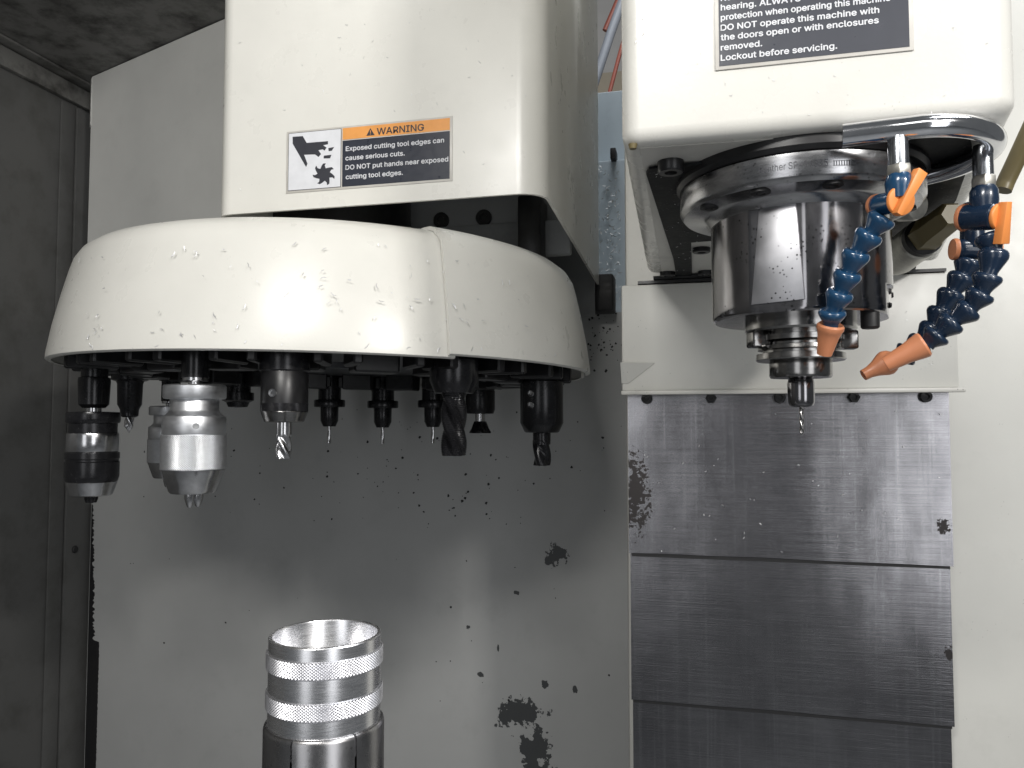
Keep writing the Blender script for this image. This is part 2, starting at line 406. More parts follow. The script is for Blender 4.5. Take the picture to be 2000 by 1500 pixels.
mb = MB(); rs_ = random.Random(5)
def blob(mb, p, r, rnd):
    n = 9; ph = [rnd.uniform(0.6, 1.25) for _ in range(n)]
    mb.prism([(p.x+r*ph[i]*math.cos(2*math.pi*i/n), YB-0.0004, p.z+r*ph[i]*math.sin(2*math.pi*i/n)) for i in range(n)], (0, 0.0003, 0))
for k in range(150):
    x = rs_.gauss(800, 200); y = rs_.gauss(920, 70)
    if k % 5 == 0: x = rs_.uniform(230, 1190); y = rs_.uniform(850, 1400)
    blob(mb, at(x, y, YB), rs_.choice((0.0007, 0.0009, 0.0011, 0.0014, 0.002, 0.0027)), rs_)
for k in range(70):
    blob(mb, at(rs_.gauss(1175, 22), rs_.gauss(645, 35), YB), rs_.choice((0.0009, 0.0014, 0.0022)), rs_)
tag(mb.build('oil_specks', M['blackmat'], bw, smooth=False), kind='stuff')

# angled sheet metal panel beside the tool changer housing
pa = atz(180, 150, ZC-0.002); pb = atz(432, 40, ZC-0.002); dirp = (pb-pa).normalized(); pe = pb+dirp*0.12
zpb = 0.20; nrm = Vector((-dirp.y, dirp.x, 0)).normalized()
ap = empty('side_panel', (pa.x, pa.y, zpb), 'angled grey cream sheet metal panel beside the tool changer housing', 'panel')
MB().prism([(pa.x, pa.y, zpb), (pe.x, pe.y, zpb), (pe.x, pe.y, ZC-0.002), (pa.x, pa.y, ZC-0.002)], nrm*0.003).build('sheet', M['panel'], ap, world=True)
q = pa - dirp*0.0
MB().prism([(q.x, q.y-0.001, ZC-0.004), (q.x-0.012, q.y+0.01, ZC-0.004), (q.x-0.012, q.y+0.01, ZC-0.10), (q.x, q.y-0.001, ZC-0.10)], nrm*0.002).build('flange', M['panel'], ap, world=True)

# ================================================================== COLUMN (white machine casting behind the spindle)
ZH = atz(0, 0, 1).z*0 + at(1215, 280, 0.48).z                      # underside of the head
xl = at(1213, 560, YW-0.02).x; xr = at(1868, 540, YW-0.02).x
colm = empty('machine_column', (0.1, 1.05, -1.2), 'cream painted machine column behind the spindle and way cover', 'column')
ztop = 1.0
MB().box(xl, 0.75, YW+0.035, YW+0.45, -1.2, ztop).build('casting', M['column'], colm, world=True, bevel=0.006)
zp1 = at(1240, 556, YW-0.02).z; zp0 = at(1240, 765, YW-0.02).z
cpan = MB().box(xl, xr, YW-0.02, YW+0.033, zp0, zp1).build('apron_plate', M['column'], colm, world=True, bevel=0.003)
# lip on the lower edge of the apron and the folded corner at its left side
MB().box(xl, xr+0.004, YW-0.028, YW-0.0205, zp0-0.004, zp0+0.001).build('lip', M['cream_dirty'], colm, world=True, bevel=0.0012)
za = at(1240, 708, YW-0.03).z; zb2 = at(1240, 748, YW-0.03).z
MB().add([(xl, YW-0.021, za), (xl, YW-0.036, za), (xl+0.040, YW-0.021, za), (xl, YW-0.021, zb2), (xl+0.008, YW-0.021, zb2)],
         [(0, 1, 2), (1, 3, 4, 2), (0, 3, 1), (0, 2, 4, 3)]).build('gusset', M['column'], colm, world=True, smooth=False)
# black oily seam on the top edge of the apron
MB().box(xl+0.02, xr-0.01, YW-0.021, YW+0.03, zp1+0.0005, zp1+0.004).build('seam', M['black'], colm, world=True)

# ================================================================== WAY COVER
wc = empty('way_cover', (0.06, YW, -1.2), 'telescoping brushed steel way cover below the spindle', 'way cover')
wx0 = at(1229, 930, YW).x; wx1 = at(1855, 930, YW).x
zt1 = zp0-0.003; zb1 = at(1240, 1080, YW).z; zb2_ = at(1240, 1367, YW+0.006).z; zb3 = zb2_-(zb1-zb2_)*1.05
def way_plate(y, x0, x1, z0, z1):
    # flat sheet with a hemmed lower edge that is not quite true
    mb = MB(); n = 24
    lo = [0.0006*math.sin(5.0*i/n+z0*40)+0.0003*math.sin(17.0*i/n) for i in range(n+1)]
    X = [x0+(x1-x0)*i/n for i in range(n+1)]
    fr = [(x, y-0.0016, z0+d) for x, d in zip(X, lo)]+[(X[-1], y-0.0016, z1), (X[0], y-0.0016, z1)]
    mb.prism(fr, (0, 0.0016, 0)); return mb
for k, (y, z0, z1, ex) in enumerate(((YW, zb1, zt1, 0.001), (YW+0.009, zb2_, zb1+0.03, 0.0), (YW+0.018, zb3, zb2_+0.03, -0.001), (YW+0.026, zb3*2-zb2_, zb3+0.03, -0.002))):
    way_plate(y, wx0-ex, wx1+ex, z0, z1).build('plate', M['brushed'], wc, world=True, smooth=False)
    MB().box(wx0+0.002, wx1-0.002, y+0.0003, y+0.007, z0-0.0042, z0+0.006).build('gap_shade_strip', M['blackmat'], wc, world=True)  # black strip standing in for the shadow in the gap below each plate
for k, px in enumerate((1263, 1388, 1523, 1668, 1808)):
    p = at(px, 773, YW-0.004)
    MB().lathe([(0.0, 0.004), (0.003, 0.004), (0.0035, 0.0065), (0.0058, 0.0065), (0.0065, 0.0055), (0.0065, 0.0)], 6 if k % 2 else 16, frame((p.x, YW-0.001, zp0-0.008), (0, -1, 0))).build('bolt', M['blackmat'], wc, world=True)
MB().box(wx0+0.004, wx1-0.004, YW+0.045, YW+0.05, -1.2, zp0).build('backing', M['blackmat'], wc, world=True)

# ================================================================== SPINDLE HEAD
YF = 0.48
fl_ = at(1213, 270, YF); fr_ = at(1990, 205, YF); bl_ = atz(1269, 548, ZH); br_ = atz(1805, 530, ZH)
hd = empty('headstock', ((fl_.x+fr_.x)/2, 0.6, ZH), 'large cream painted spindle head with chrome coolant ring below', 'machine head')
zht = ZH+0.50
poly = [(fl_.x, YF), (fr_.x, YF), (br_.x, min(br_.y, YW-0.03)), (bl_.x, min(bl_.y, YW-0.03))]
def head_shell():
    bm = bmesh.new()
    lo = [bm.verts.new((x, y, ZH)) for x, y in poly]; hi = [bm.verts.new((x, y, zht)) for x, y in poly]
    n = 4
    bm.faces.new(hi)
    bot = bm.faces.new(list(reversed(lo)))
    for i in range(n): bm.faces.new((lo[i], lo[(i+1) % n], hi[(i+1) % n], hi[i]))
    vert = [e for e in bm.edges if abs(e.verts[0].co.z-e.verts[1].co.z) > 0.1]
    bmesh.ops.bevel(bm, geom=vert, offset=0.012, segments=5, profile=0.5, affect='EDGES')
    bots = [f for f in bm.faces if all(abs(v.co.z-ZH) < 1e-6 for v in f.verts)]
    es = [e for f in bots for e in f.edges]
    bmesh.ops.bevel(bm, geom=es, offset=0.009, segments=5, profile=0.5, affect='EDGES')
    bmesh.ops.recalc_face_normals(bm, faces=bm.faces)
    me = bpy.data.meshes.new('housing'); off = root_loc(hd)
    for v in bm.verts: v.co -= off
    bm.to_mesh(me); bm.free(); me.shade_smooth(); me.set_sharp_from_angle(angle=R(50)); me.materials.append(M['cream_head'])
    o = bpy.data.objects.new('housing', me); col.objects.link(o); o.parent = hd; return o
head_shell()
SX, SY = (lambda v: (v.x, v.y))(at(1562, 640, 0.574))
def zs(py, px=1562): return at(px, py, SY).z                       # height on the spindle axis for a photo row
sd = depth((SX, SY, 0.1)); K = sd/FPX                               # metres per photo pixel at the spindle
# soiled underside plate, black oily plates painting in the shade of the deep recesses and the pale bolt plate
def under(pts, z, t, name, mat):
    V = [atz(x, y, z) for x, y in pts]
    MB().prism([(v.x, v.y, z) for v in V], (0, 0, t)).build(name, M[mat], hd, world=True, tri=True, smooth=False)
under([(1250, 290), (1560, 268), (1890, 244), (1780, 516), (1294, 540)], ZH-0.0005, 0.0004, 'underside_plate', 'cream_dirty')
under([(1262, 340), (1268, 331), (1290, 327), (1400, 318), (1400, 470), (1350, 474), (1352, 545), (1322, 546), (1315, 505)], ZH-0.0032, 0.0018, 'recess_shade_plate', 'recess')
under([(1690, 272), (1892, 256), (1900, 300), (1868, 390), (1796, 505), (1690, 518)], ZH-0.0032, 0.0018, 'recess_shade_plate', 'recess')
under([(1276, 545), (1790, 519), (1788, 526), (1278, 551)], ZH-0.005, 0.0035, 'rear_seal', 'blackmat')
def cap_screw(p, r, parent, axis=(0, 0, -1), mat='black', h=0.004):
    MB().lathe([(0.0, h*0.4), (r*0.45, h*0.4), (r*0.5, h), (r*0.9, h), (r, h*0.8), (r, -0.002)], 18, frame(p, axis)).build('cap_screw', M[mat], parent, world=True)
cap_screw(atz(1310, 318, ZH-0.0012), 0.0088, hd, h=0.007)
for x, y, zz_ in ((1370, 486, ZH-0.0012), (1304, 533, ZH-0.0012), (1378, 531, ZH-0.0012)):
    cap_screw(atz(x, y, zz_), 0.009, hd)
MB().lathe([(0, 0.001), (0.0022, 0.001), (0.003, -0.002)], 12, frame(atz(1236, 288, ZH-0.001), (0, 0, -1))).build('plug', M['olive'], hd, world=True)

# spindle cartridge
spn = MB()
zr0 = ZH-0.004
Rr = 0.5*450*K
MB().lathe([(Rr*1.03, ZH+0.004), (Rr*1.03, ZH-0.006), (Rr*1.0, ZH-0.0088), (Rr*0.9, ZH-0.0088)], 96, Matrix.Translation((SX, SY, 0))).build('spindle_mount', M['black'], hd, world=True)
zrt = ZH-0.0086; zrb = at(1562, 346, SY-Rr).z
ring = MB().lathe([(Rr*0.95, zrt), (Rr*0.985, zrt), (Rr, zrt-0.0015), (Rr, zrb+0.0022), (Rr*0.985, zrb), (Rr*0.965, zrb-0.0018), (165*K*1.10, zrb-0.0032), (165*K*1.05, zrb-0.0052), (165*K*1.01, zrb-0.009), (165*K, zrb-0.010)], 128, Matrix.Translation((SX, SY, 0))).build('flange_ring', M['ring'], hd, world=True)
for a in (-150, -115, -80, -40, 0, 35):
    cap_screw((SX+Rr*0.87*math.cos(R(a)), SY+Rr*0.87*math.sin(R(a)), zrb-0.0022), 0.0062, ring, mat='blackmat', h=0.0016)
# engraved marking bent round the ring
Rt = Rr+0.0003
def wrapf(a, b_):
    a0 = -math.pi/2 - 0.5 + 0.0
    th = a0 + TH0 + a/Rt
    return Vector((SX+Rt*math.cos(th), SY+Rt*math.sin(th), zrb+0.0058+b_))
pxa = at(1482, 325, SY-Rr*0.93); TH0 = math.atan2(pxa.y-SY-0.0, pxa.x-SX)+math.pi/2+0.5
if TH0 > math.pi: TH0 -= 2*math.pi
text_mesh('Ranther SP-16335', 'marking', 0.0405, 0.0085, None, None, None, M['print_black'], ring, bold=0, wrap=wrapf)
text_mesh('IIIIIIIC', 'marking', 0.013, 0.0062, None, None, None, M['print_black'], ring, bold=0.0, wrap=lambda a, b_: wrapf(a+0.0435, b_))
Rb = 165*K
zb_top = zrb-0.007; zb_bot = zs(628)
thf = math.atan2(-cp, sp)                                           # direction from the axis towards the camera
f1 = thf-R(34); f2 = thf+R(62)
def body_r(r, z, a):
    if r < Rb*0.9: return r
    if z < zs(415) and math.cos(a-f1) > 0.2: r = min(r, Rb*0.955/math.cos(a-f1))
    if z < zs(575) and math.cos(a-f2) > 0.2: r = min(r, Rb*0.94/math.cos(a-f2))
    return r
zl = [zb_top, zb_top-0.002, zs(414.5), zs(415.5), zs(440), zs(500), zs(574), zs(576), zs(600), zb_bot+0.003]
bod = MB().lathe([(Rb*1.0, z) for z in zl]+[(Rb*0.985, zb_bot+0.001), (Rb*0.96, zb_bot), (Rb*0.6, zb_bot)], 200, Matrix.Translation((SX, SY, 0)), rf=body_r).build('spindle_nose', M['spindle'], hd, world=True, angle=25)
# milled flat plate on the front left of the nose
u = Vector((math.cos(f1), math.sin(f1), 0)); t_ = Vector((-u.y, u.x, 0))
MB().box(-1, 1, -1, 1, -1, 1)
ctr = Vector((SX, SY, 0))+u*(Rb*0.9555)
hw = Rb*math.sin(math.acos(0.955))*0.98
fp = [ctr-t_*hw*0.95+Vector((0, 0, zs(612))), ctr+t_*hw+Vector((0, 0, zs(610))), ctr+t_*hw*0.72+Vector((0, 0, zs(430))), ctr-t_*hw*0.30+Vector((0, 0, zs(428))), ctr-t_*hw*0.62+Vector((0, 0, zs(445)))]
MB().prism(fp, u*0.0012).build('milled_flat', M['flat'], bod, world=True, bevel=0.0004)
# lower labyrinth ring, drive keys, stub
rl = 103*K
MB().lathe([(rl*0.9, zb_bot+0.002), (rl, zb_bot+0.002), (rl, zs(646)), (rl*0.97, zs(650)), (rl*0.7, zs(650))], 96, Matrix.Translation((SX, SY, 0))).build('nose_ring', M['holder'], hd, world=True)
# bright spacer line under the nose front and side stub with dark cap
for a, hgt in ((thf+R(78), 0.020), (thf-R(82), 0.018)):
    c_ = Vector((SX, SY, 0))+Vector((math.cos(a), math.sin(a), 0))*(rl*0.93)
    mb = MB(); mt = Matrix.Translation((c_.x, c_.y, zs(650)-hgt*0.62)) @ Matrix.Rotation(a, 4, 'Z')
    b_ = MB().box(-0.010, 0.003, -0.006, 0.006, 0, hgt*0.65); b_.v = [mt @ v for v in b_.v]
    b_.build('drive_key', M['holder'], hd, world=True, bevel=0.0015)
stub_p = at(1690, 640, SY-0.035)
MB().lathe([(0.0, -0.004), (0.0048, -0.004), (0.0058, -0.003), (0.0058, 0.008), (0.005, 0.011)], 24, Matrix.Translation((stub_p.x+0.003, stub_p.y, at(1700, 630, SY-0.035).z))).build('coolant_port', M['blackmat'], hd, world=True)
for px, py in ((1697, 586), (1716, 588), (1728, 602)):
    a = thf+math.asin(min(0.999, (px-1565)/168.0))
    MB().lathe([(0, 0.0004), (0.0016, 0.0004), (0.0022, -0.001)], 12, frame((SX+Rb*0.992*math.cos(a), SY+Rb*0.992*math.sin(a), zs(py)), (math.cos(a), math.sin(a), 0))).build('set_screw', M['blackmat'], hd, world=True)

# tool held in the spindle
TH_ = empty('spindle_tool_holder', (SX, SY, zs(850)), 'steel collet tool holder with thin drill clamped in the spindle', 'tool holder')
T = Matrix.Translation((SX, SY, 0))
def P_(lst): return [(hw_*K, zs(y)) for hw_, y in lst]
MB().lathe(P_([(62, 640), (70, 645), (70, 655), (80, 657), (80, 667), (78, 668), (68, 671), (68, 675), (78, 677), (79, 684), (70, 686), (70, 690), (82, 692), (83, 703), (81, 705), (56, 705)]), 96, T).build('flange', M['holder'], TH_, world=True)
MB().lathe(P_([(50, 700), (57, 701), (58, 703), (58, 734), (56, 738), (40, 739), (22, 739)]), 72, T).build('body', M['holder'], TH_, world=True)
MB().lathe(P_([(18, 736), (23, 741), (23.5, 744), (25, 748), (25, 786), (22, 792), (15, 795), (6, 795)]), 48, T).build('collet_chuck', M['spindle'], TH_, world=True)
def fluted(Rm, z0, z1, n, twist, dep, serr=0.0, tip=0.0, nz=40, seg=48, npow=1.0, waist=0.0, flare=0.0):
    """fluted cutter from z0 (top) to z1 (bottom), local coordinates on its axis"""
    mb = MB(); vs = []; fs = []
    for j in range(nz+1):
        t = j/nz; z = z0+(z1-z0)*t
        f = 1.0 if t > 0.12 else t/0.12
        for i in range(seg):
            a = 2*math.pi*i/seg
            c = (0.5+0.5*math.cos(n*(a-twist*t)))**npow
            r = Rm*(1-dep*f*c)*(1-waist*math.exp(-((t-0.42)/0.18)**2))
            if flare: r *= 1-flare*(1-min(1, t*1.15))
            if serr: r *= 1-serr*f*(0.5+0.5*math.cos(t*nz*math.pi))
            if tip and t > 1-tip: r *= max(0.05, (1-t)/tip)
            vs.append((r*math.cos(a), r*math.sin(a), z))
    for j in range(nz):
        for i in range(seg):
            i2 = (i+1) % seg; fs.append((j*seg+i, j*seg+i2, (j+1)*seg+i2, (j+1)*seg+i))
    fs += [tuple(range(seg)), tuple(nz*seg+i for i in reversed(range(seg)))]
    return mb.add(vs, fs)
zl0 = TH_.location.z
fluted(4.4*K, zs(793)-zl0, 0, 2, 9.0, 0.45, tip=0.06, nz=60, seg=20).build('drill_bit', M['holder'], TH_)

# ================================================================== COOLANT RING, VALVES AND HOSES
ZT = ZH-0.008
def tp(px, Y): v = at(px, 300, Y); return Vector((v.x, v.y, ZT))
p_a, p_b = tp(1646, 0.476), tp(1800, 0.471)
def arc_pts(c, r, a0, a1, n): return [Vector((c.x+r*math.cos(R(a0+(a1-a0)*i/n)), c.y+r*math.sin(R(a0+(a1-a0)*i/n)), ZT)) for i in range(n+1)]
path = [p_a, p_a.lerp(p_b, 0.5)]+arc_pts(Vector((p_b.x, p_b.y+0.052, 0)), 0.052, -90, 60, 30)
mf = empty('coolant_manifold', path[0], 'chrome coolant tube bent around the spindle flange', 'coolant tube')
tubeo = MB().tube(path, 0.0066, 28).build('tube', M['chrome'], mf, world=True, angle=50)
n1 = at(1755, 300, 0.472); n2 = at(1919, 330, 0.507)
def nipple(px, py0, py1, pyn, Y, wpx):
    v = at(px, py0, Y); k = depth(v)/FPX; z0 = v.z; z1 = at(px, py1, Y).z; z2 = at(px, pyn, Y).z; r = wpx*k/2
    MB().lathe([(r*0.9, z0+0.004), (r, z0), (r*1.02, z1)], 32, Matrix.Translation((v.x, v.y, 0))).build('nipple', M['zinc'], mf, world=True)
    MB().lathe([(r*0.9, z1+0.0005), (r*1.16, z1+0.0004), (r*1.23, z1-0.0008), (r*1.23, z2+0.0008), (r*1.16, z2), (r*0.8, z2-0.0006)], 6, Matrix.Translation((v.x, v.y, 0)) @ Matrix.Rotation(0.35, 4, 'Z')).build('hex_nut', M['nut'], mf, world=True, bevel=0.0003)
    return Vector((v.x, v.y, z2)), k
e1, k1 = nipple(1754, 278, 325, 345, 0.473, 38)
e2, k2 = nipple(1919, 297, 346, 368, 0.512, 36)

def hose_segment(mb, p0, p1, r):
    d = (p1-p0); Ls = d.length; m = frame(p0, d)
    prof = [(0.45*r, 0.0), (0.66*r, -0.08*Ls), (0.84*r, -0.07*Ls), (0.95*r, 0.01*Ls), (1.0*r, 0.12*Ls), (0.99*r, 0.24*Ls), (0.90*r, 0.38*Ls), (0.77*r, 0.56*Ls), (0.64*r, 0.74*Ls), (0.56*r, 0.88*Ls), (0.56*r, 1.10*Ls)]
    mb.lathe(prof, 28, m)
def hose(px_pts, ys, r, mat, root, valve, nozzle, nozzle_mat='orange_nozzle'):
    pts = [at(x, y, Y) for (x, y), Y in zip(px_pts, ys)]
    for i in range(len(pts)-1):
        mb = MB(); hose_segment(mb, pts[i], pts[i+1], r); mb.build('segment', M[mat], root, world=True, angle=50)
    return pts
# -- front hose
h1 = empty('coolant_hose', e1, 'blue segmented coolant hose with short orange nozzle beside the collet tool holder', 'coolant hose')
rs = 28*k1
MB().lathe([(rs*0.75, 0.001), (rs*0.85, -0.001), (rs*0.92, -0.004), (rs*0.88, -0.008), (rs*0.80, -0.013)], 32, Matrix.Translation(e1)).build('valve_neck', M['blue'], h1, world=True)
def valve(root, c, axis, rb, length, mat, lever_ang, disc_r, lever_len, cap=True, lever_w=0.0042):
    ax = Vector(axis).normalized(); m = frame(c, ax)
    MB().lathe([(rb*0.86, -length*0.5), (rb*0.97, -length*0.45), (rb, -length*0.3), (rb, length*0.3), (rb*0.97, length*0.45), (rb*0.86, length*0.5)], 32, m).build('valve_body', M[mat], root, world=True)
    hb = MB().lathe([(disc_r*0.5, length*0.5-0.0005), (disc_r, length*0.5), (disc_r*1.02, length*0.5+0.0012), (disc_r*0.97, length*0.5+0.0024), (disc_r*0.5, length*0.5+0.0026)], 36, m)
    ml = m @ Matrix.Rotation(lever_ang, 4, 'Z')
    l0 = -disc_r*1.12; l1 = lever_len; wv = lever_w
    hb.prism([(l0, -wv*0.35, length*0.5+0.002), (l1*0.3, -wv*0.5, length*0.5+0.002), (l1, -wv*0.62, length*0.5+0.002), (l1, wv*0.62, length*0.5+0.002), (l1*0.3, wv*0.5, length*0.5+0.002), (l0, wv*0.35, length*0.5+0.002)], (0, 0, 0.0052), ml)
    hb.build('valve_handle', M['orange'], root, world=True, bevel=0.0004)
    if cap:
        MB().lathe([(rb*0.5, -length*0.5-0.0022), (rb*0.98, -length*0.5-0.002), (rb*1.05, -length*0.5-0.001), (rb*1.05, -length*0.5+0.0006)], 32, m).build('valve_cap', M['orange_nozzle'], root, world=True)
vc = at(1734, 397, 0.481)
toward = -(vc.normalized())
ax1 = (toward*0.85 + RIGHT*0.50 + UP*0.10)
# lever direction: up-right in the picture
def lever_angle(c, axis, want):
    m = frame(c, axis); wv = m.to_3x3().inverted() @ Vector(want); return math.atan2(wv.y, wv.x)
valve(h1, vc, ax1, rs*0.78, 0.020, 'blue', lever_angle(vc, ax1, RIGHT*0.55+UP), 29*k1, 0.0185, lever_w=0.0052)
pts1 = hose([(1725, 424), (1700, 456), (1674, 493), (1657, 533), (1642, 571), (1626, 607), (1622, 636)], [0.480, 0.484, 0.489, 0.494, 0.499, 0.504, 0.508], rs, 'blue', h1, None, None)
n0 = at(1623, 634, 0.508); n1_ = at(1610, 692, 0.516); d_ = (n1_-n0); Ln = d_.length
MB().lathe([(rs*0.62, 0.0012), (rs*0.86, -0.0004), (rs*0.99, 0.0008), (rs*1.0, 0.0028), (rs*0.90, Ln*0.22), (rs*0.78, Ln*0.40), (rs*0.66, Ln*0.72), (rs*0.55, Ln), (rs*0.38, Ln), (rs*0.34, Ln*0.9)], 36, frame(n0, d_)).build('nozzle', M['orange_nozzle'], h1, world=True)
# -- right hose, front run
h2 = empty('coolant_hose', e2, 'dark blue segmented coolant hose with large orange valve handle and long orange nozzle', 'coolant hose')
rs2 = 27*k2
MB().lathe([(rs2*0.75, 0.001), (rs2*0.92, -0.002), (rs2*0.95, -0.008), (rs2*0.86, -0.013), (rs2*0.80, -0.02)], 32, Matrix.Translation(e2)).build('valve_neck', M['blue_dark'], h2, world=True)
vc2 = at(1914, 424, 0.512); t2 = -(vc2.normalized()); ax2 = (t2*0.72+RIGHT*0.7+UP*0.02)
valve(h2, vc2, ax2, rs2*0.95, 0.019, 'blue_dark', lever_angle(vc2, ax2, RIGHT*0.12-UP), 24*k2, 0.016, lever_w=0.007)
hose([(1932, 462), (1942, 492), (1930, 538), (1917, 572), (1895, 602), (1862, 627), (1832, 652), (1812, 672)], [0.512, 0.510, 0.510, 0.512, 0.515, 0.518, 0.521, 0.523], rs2, 'blue_dark', h2, None, None)
n0 = at(1806, 672, 0.523); n1_ = at(1730, 712, 0.528); d_ = (n1_-n0); Ln = d_.length
MB().lathe([(rs2*0.62, 0.001), (rs2*0.9, -0.0003), (rs2*1.0, 0.0010), (rs2*0.94, 0.004), (rs2*0.76, Ln*0.45), (rs2*0.64, Ln*0.85), (rs2*0.58, Ln), (rs2*0.4, Ln), (rs2*0.36, Ln*0.9)], 36, frame(n0, d_)).build('nozzle', M['orange_nozzle'], h2, world=True)
# -- right hose, rear run
vc3 = at(1900, 487, 0.545); k3 = depth(vc3)/FPX
h3 = empty('coolant_hose', vc3, 'dark blue segmented coolant hose behind another, with flared orange nozzle tip', 'coolant hose')
rs3 = 26*k3
MB().lathe([(rs3*0.6, 0.03), (rs3*0.8, 0.024), (rs3*0.85, 0.0)], 28, Matrix.Translation(vc3)).build('valve_neck', M['blue_dark'], h3, world=True)
ax3 = (RIGHT*1.0 - vc3.normalized()*0.15)
valve(h3, vc3, ax3, rs3*0.78, 0.021, 'blue_dark', lever_angle(vc3, ax3, RIGHT*0+UP), 18*k3, 0.012, lever_w=0.004)
hose([(1893, 512), (1880, 540), (1860, 572), (1840, 606), (1824, 640), (1800, 668), (1772, 690), (1755, 700)], [0.545, 0.545, 0.546, 0.547, 0.548, 0.549, 0.550, 0.55], rs3, 'blue_dark', h3, None, None)
n0 = at(1748, 700, 0.548); n1_ = at(1686, 733, 0.546); d_ = (n1_-n0); Ln = d_.length
MB().lathe([(rs3*0.5, -0.004), (rs3*0.6, 0.0), (rs3*0.86, Ln*0.12), (rs3*0.98, Ln*0.25), (rs3*0.92, Ln*0.36), (rs3*0.62, Ln*0.6), (rs3*0.46, Ln*0.8), (rs3*0.43, Ln), (rs3*0.3, Ln), (rs3*0.28, Ln*0.92)], 36, frame(n0, d_)).build('nozzle', M['orange_nozzle'], h3, world=True)
# olive coolant line passing the head on the right
ol = [at(1958, 372, 0.62), at(1966, 352, 0.62), at(1985, 312, 0.615), at(2030, 215, 0.60), at(2080, 110, 0.59)]
oo = MB().tube(spline(ol, 6), 0.0062, 16).build('coolant_line', M['olive'])
tag(oo, 'olive brown coolant line rising past the right edge of the machine head', 'pipe')

# hydraulic fittings behind the spindle on the right
fa = at(1862, 418, 0.635); fb = at(1745, 508, 0.755); dv = (fb-fa); kf = depth(fb)/FPX
ft = empty('air_fitting', fb, 'dark grey threaded fitting and pale sleeve behind the spindle nose', 'pipe fitting')
LL = dv.length
MB().lathe([(18*kf, 0.0), (24*kf, 0.004), (26*kf, LL*0.3), (30*kf, LL*0.32), (30*kf, LL*0.42), (24*kf, LL*0.44)], 6, frame(fa, dv)).build('hex_body', M['olive'], ft, world=True)
MB().lathe([(24*kf, LL*0.42), (33*kf, LL*0.44), (33*kf, LL*0.5), (28*kf, LL*0.52)], 36, frame(fa, dv)).build('o_ring', M['blackmat'], ft, world=True)
MB().lathe([(28*kf, LL*0.5), (34*kf, LL*0.53), (35*kf, LL*0.9), (32*kf, LL*0.98), (18*kf, LL)], 36, frame(fa, dv)).build('sleeve', M['nut'], ft, world=True)
gp = at(1786, 402, 0.60); kg = depth(gp)/FPX
gf = empty('gland_nut', gp, 'grey round gland nut in the shadow behind the front orange valve', 'pipe fitting')
MB().lathe([(14*kg, -0.004), (26*kg, -0.003), (29*kg, 0.0), (29*kg, 0.012), (24*kg, 0.016)], 32, frame(gp, (-0.55, 0.8, 0.2))).build('nut', M['nut'], gf, world=True)
MB().tube(spline([gp+Vector((-0.004, 0.01, 0.0)), gp+Vector((0.006, 0.03, 0.004)), gp+Vector((0.016, 0.055, 0.02)), gp+Vector((0.02, 0.06, 0.05))], 6), 0.006, 16).build('pipe', M['black'], gf, world=True)

# ================================================================== TOOL CHANGER
CD = 1.07; CA = PSI+R(12.95)
CX, CY = -CD*math.sin(CA), CD*math.cos(CA)
RC = 0.337; RTOOL = 0.288
def circ(px, rad, far=False, py=760):
    d = ray(px, py); d = Vector((d.x, d.y)).normalized(); c = Vector((CX, CY)); b_ = d.dot(c); disc = b_*b_-c.dot(c)+rad*rad
    s_ = math.sqrt(max(0, disc)); t = b_+s_ if far else b_-s_; return d*t
zcb = 0.066; zct = 0.214
tc_ = empty('tool_carousel', (CX, CY, zcb), 'round cream tool carousel cover with dark disc and pockets underneath', 'tool carousel')
def cover_prof(dr=0.0, dz=0.0):
    out = [(0.3365, zcb), (0.3388, zcb+0.0015), (0.3385, zcb+0.008), (0.3335, zcb+0.04), (0.326, zcb+0.075), (0.319, zcb+0.104), (0.3155, zcb+0.116), (0.309, zcb+0.1265), (0.299, zcb+0.134), (0.286, zcb+0.1385), (0.27, zcb+0.1405), (0.22, zcb+0.1415), (0.16, zcb+0.1415)]
    inn = [(r-0.004, z-0.003 if i > 6 else z) for i, (r, z) in enumerate(out)]
    return [(r+dr, z+dz) for r, z in out]+[(r+dr, z+dz) for r, z in reversed(inn)]
s1 = circ(872, RC); a_seam = math.atan2(s1.y-CY, s1.x-CX)
TC = Matrix.Translation((CX, CY, 0))
MB().lathe(cover_prof(), 150, TC, a_seam-R(300), a_seam+R(1.5), closed=True).build('cover', M['cream'], tc_, world=True, angle=40)
MB().lathe(cover_prof(0.0055, 0.003), 60, TC, a_seam, a_seam+R(58), closed=True).build('cover_end', M['cream'], tc_, world=True, angle=40)
disc = MB().lathe([(0.06, zcb+0.03), (0.06, zcb+0.012), (0.30, zcb+0.012), (0.318, zcb+0.016), (0.318, zcb+0.03)], 96, TC).build('disc', M['disc'], tc_, world=True)
for k in range(20):
    a = a_seam+R(9)+2*math.pi*k/20; mt = TC @ Matrix.Rotation(a, 4, 'Z')
    b_ = MB().box(0.226, 0.262, -0.024, 0.024, zcb-0.012, zcb+0.013); b_.box(0.262, 0.318, 0.026, 0.036, zcb-0.008, zcb+0.011); b_.box(0.262, 0.318, -0.036, -0.026, zcb-0.008, zcb+0.011)
    b_.v = [mt @ v for v in b_.v]; b_.build('tool_pocket', M['black'], tc_, world=True, bevel=0.002, bseg=1)

tc_.rotation_mode = 'QUATERNION'
from mathutils import Quaternion
tc_.rotation_quaternion = Quaternion(Vector((-sp, cp, 0)), R(1.0))

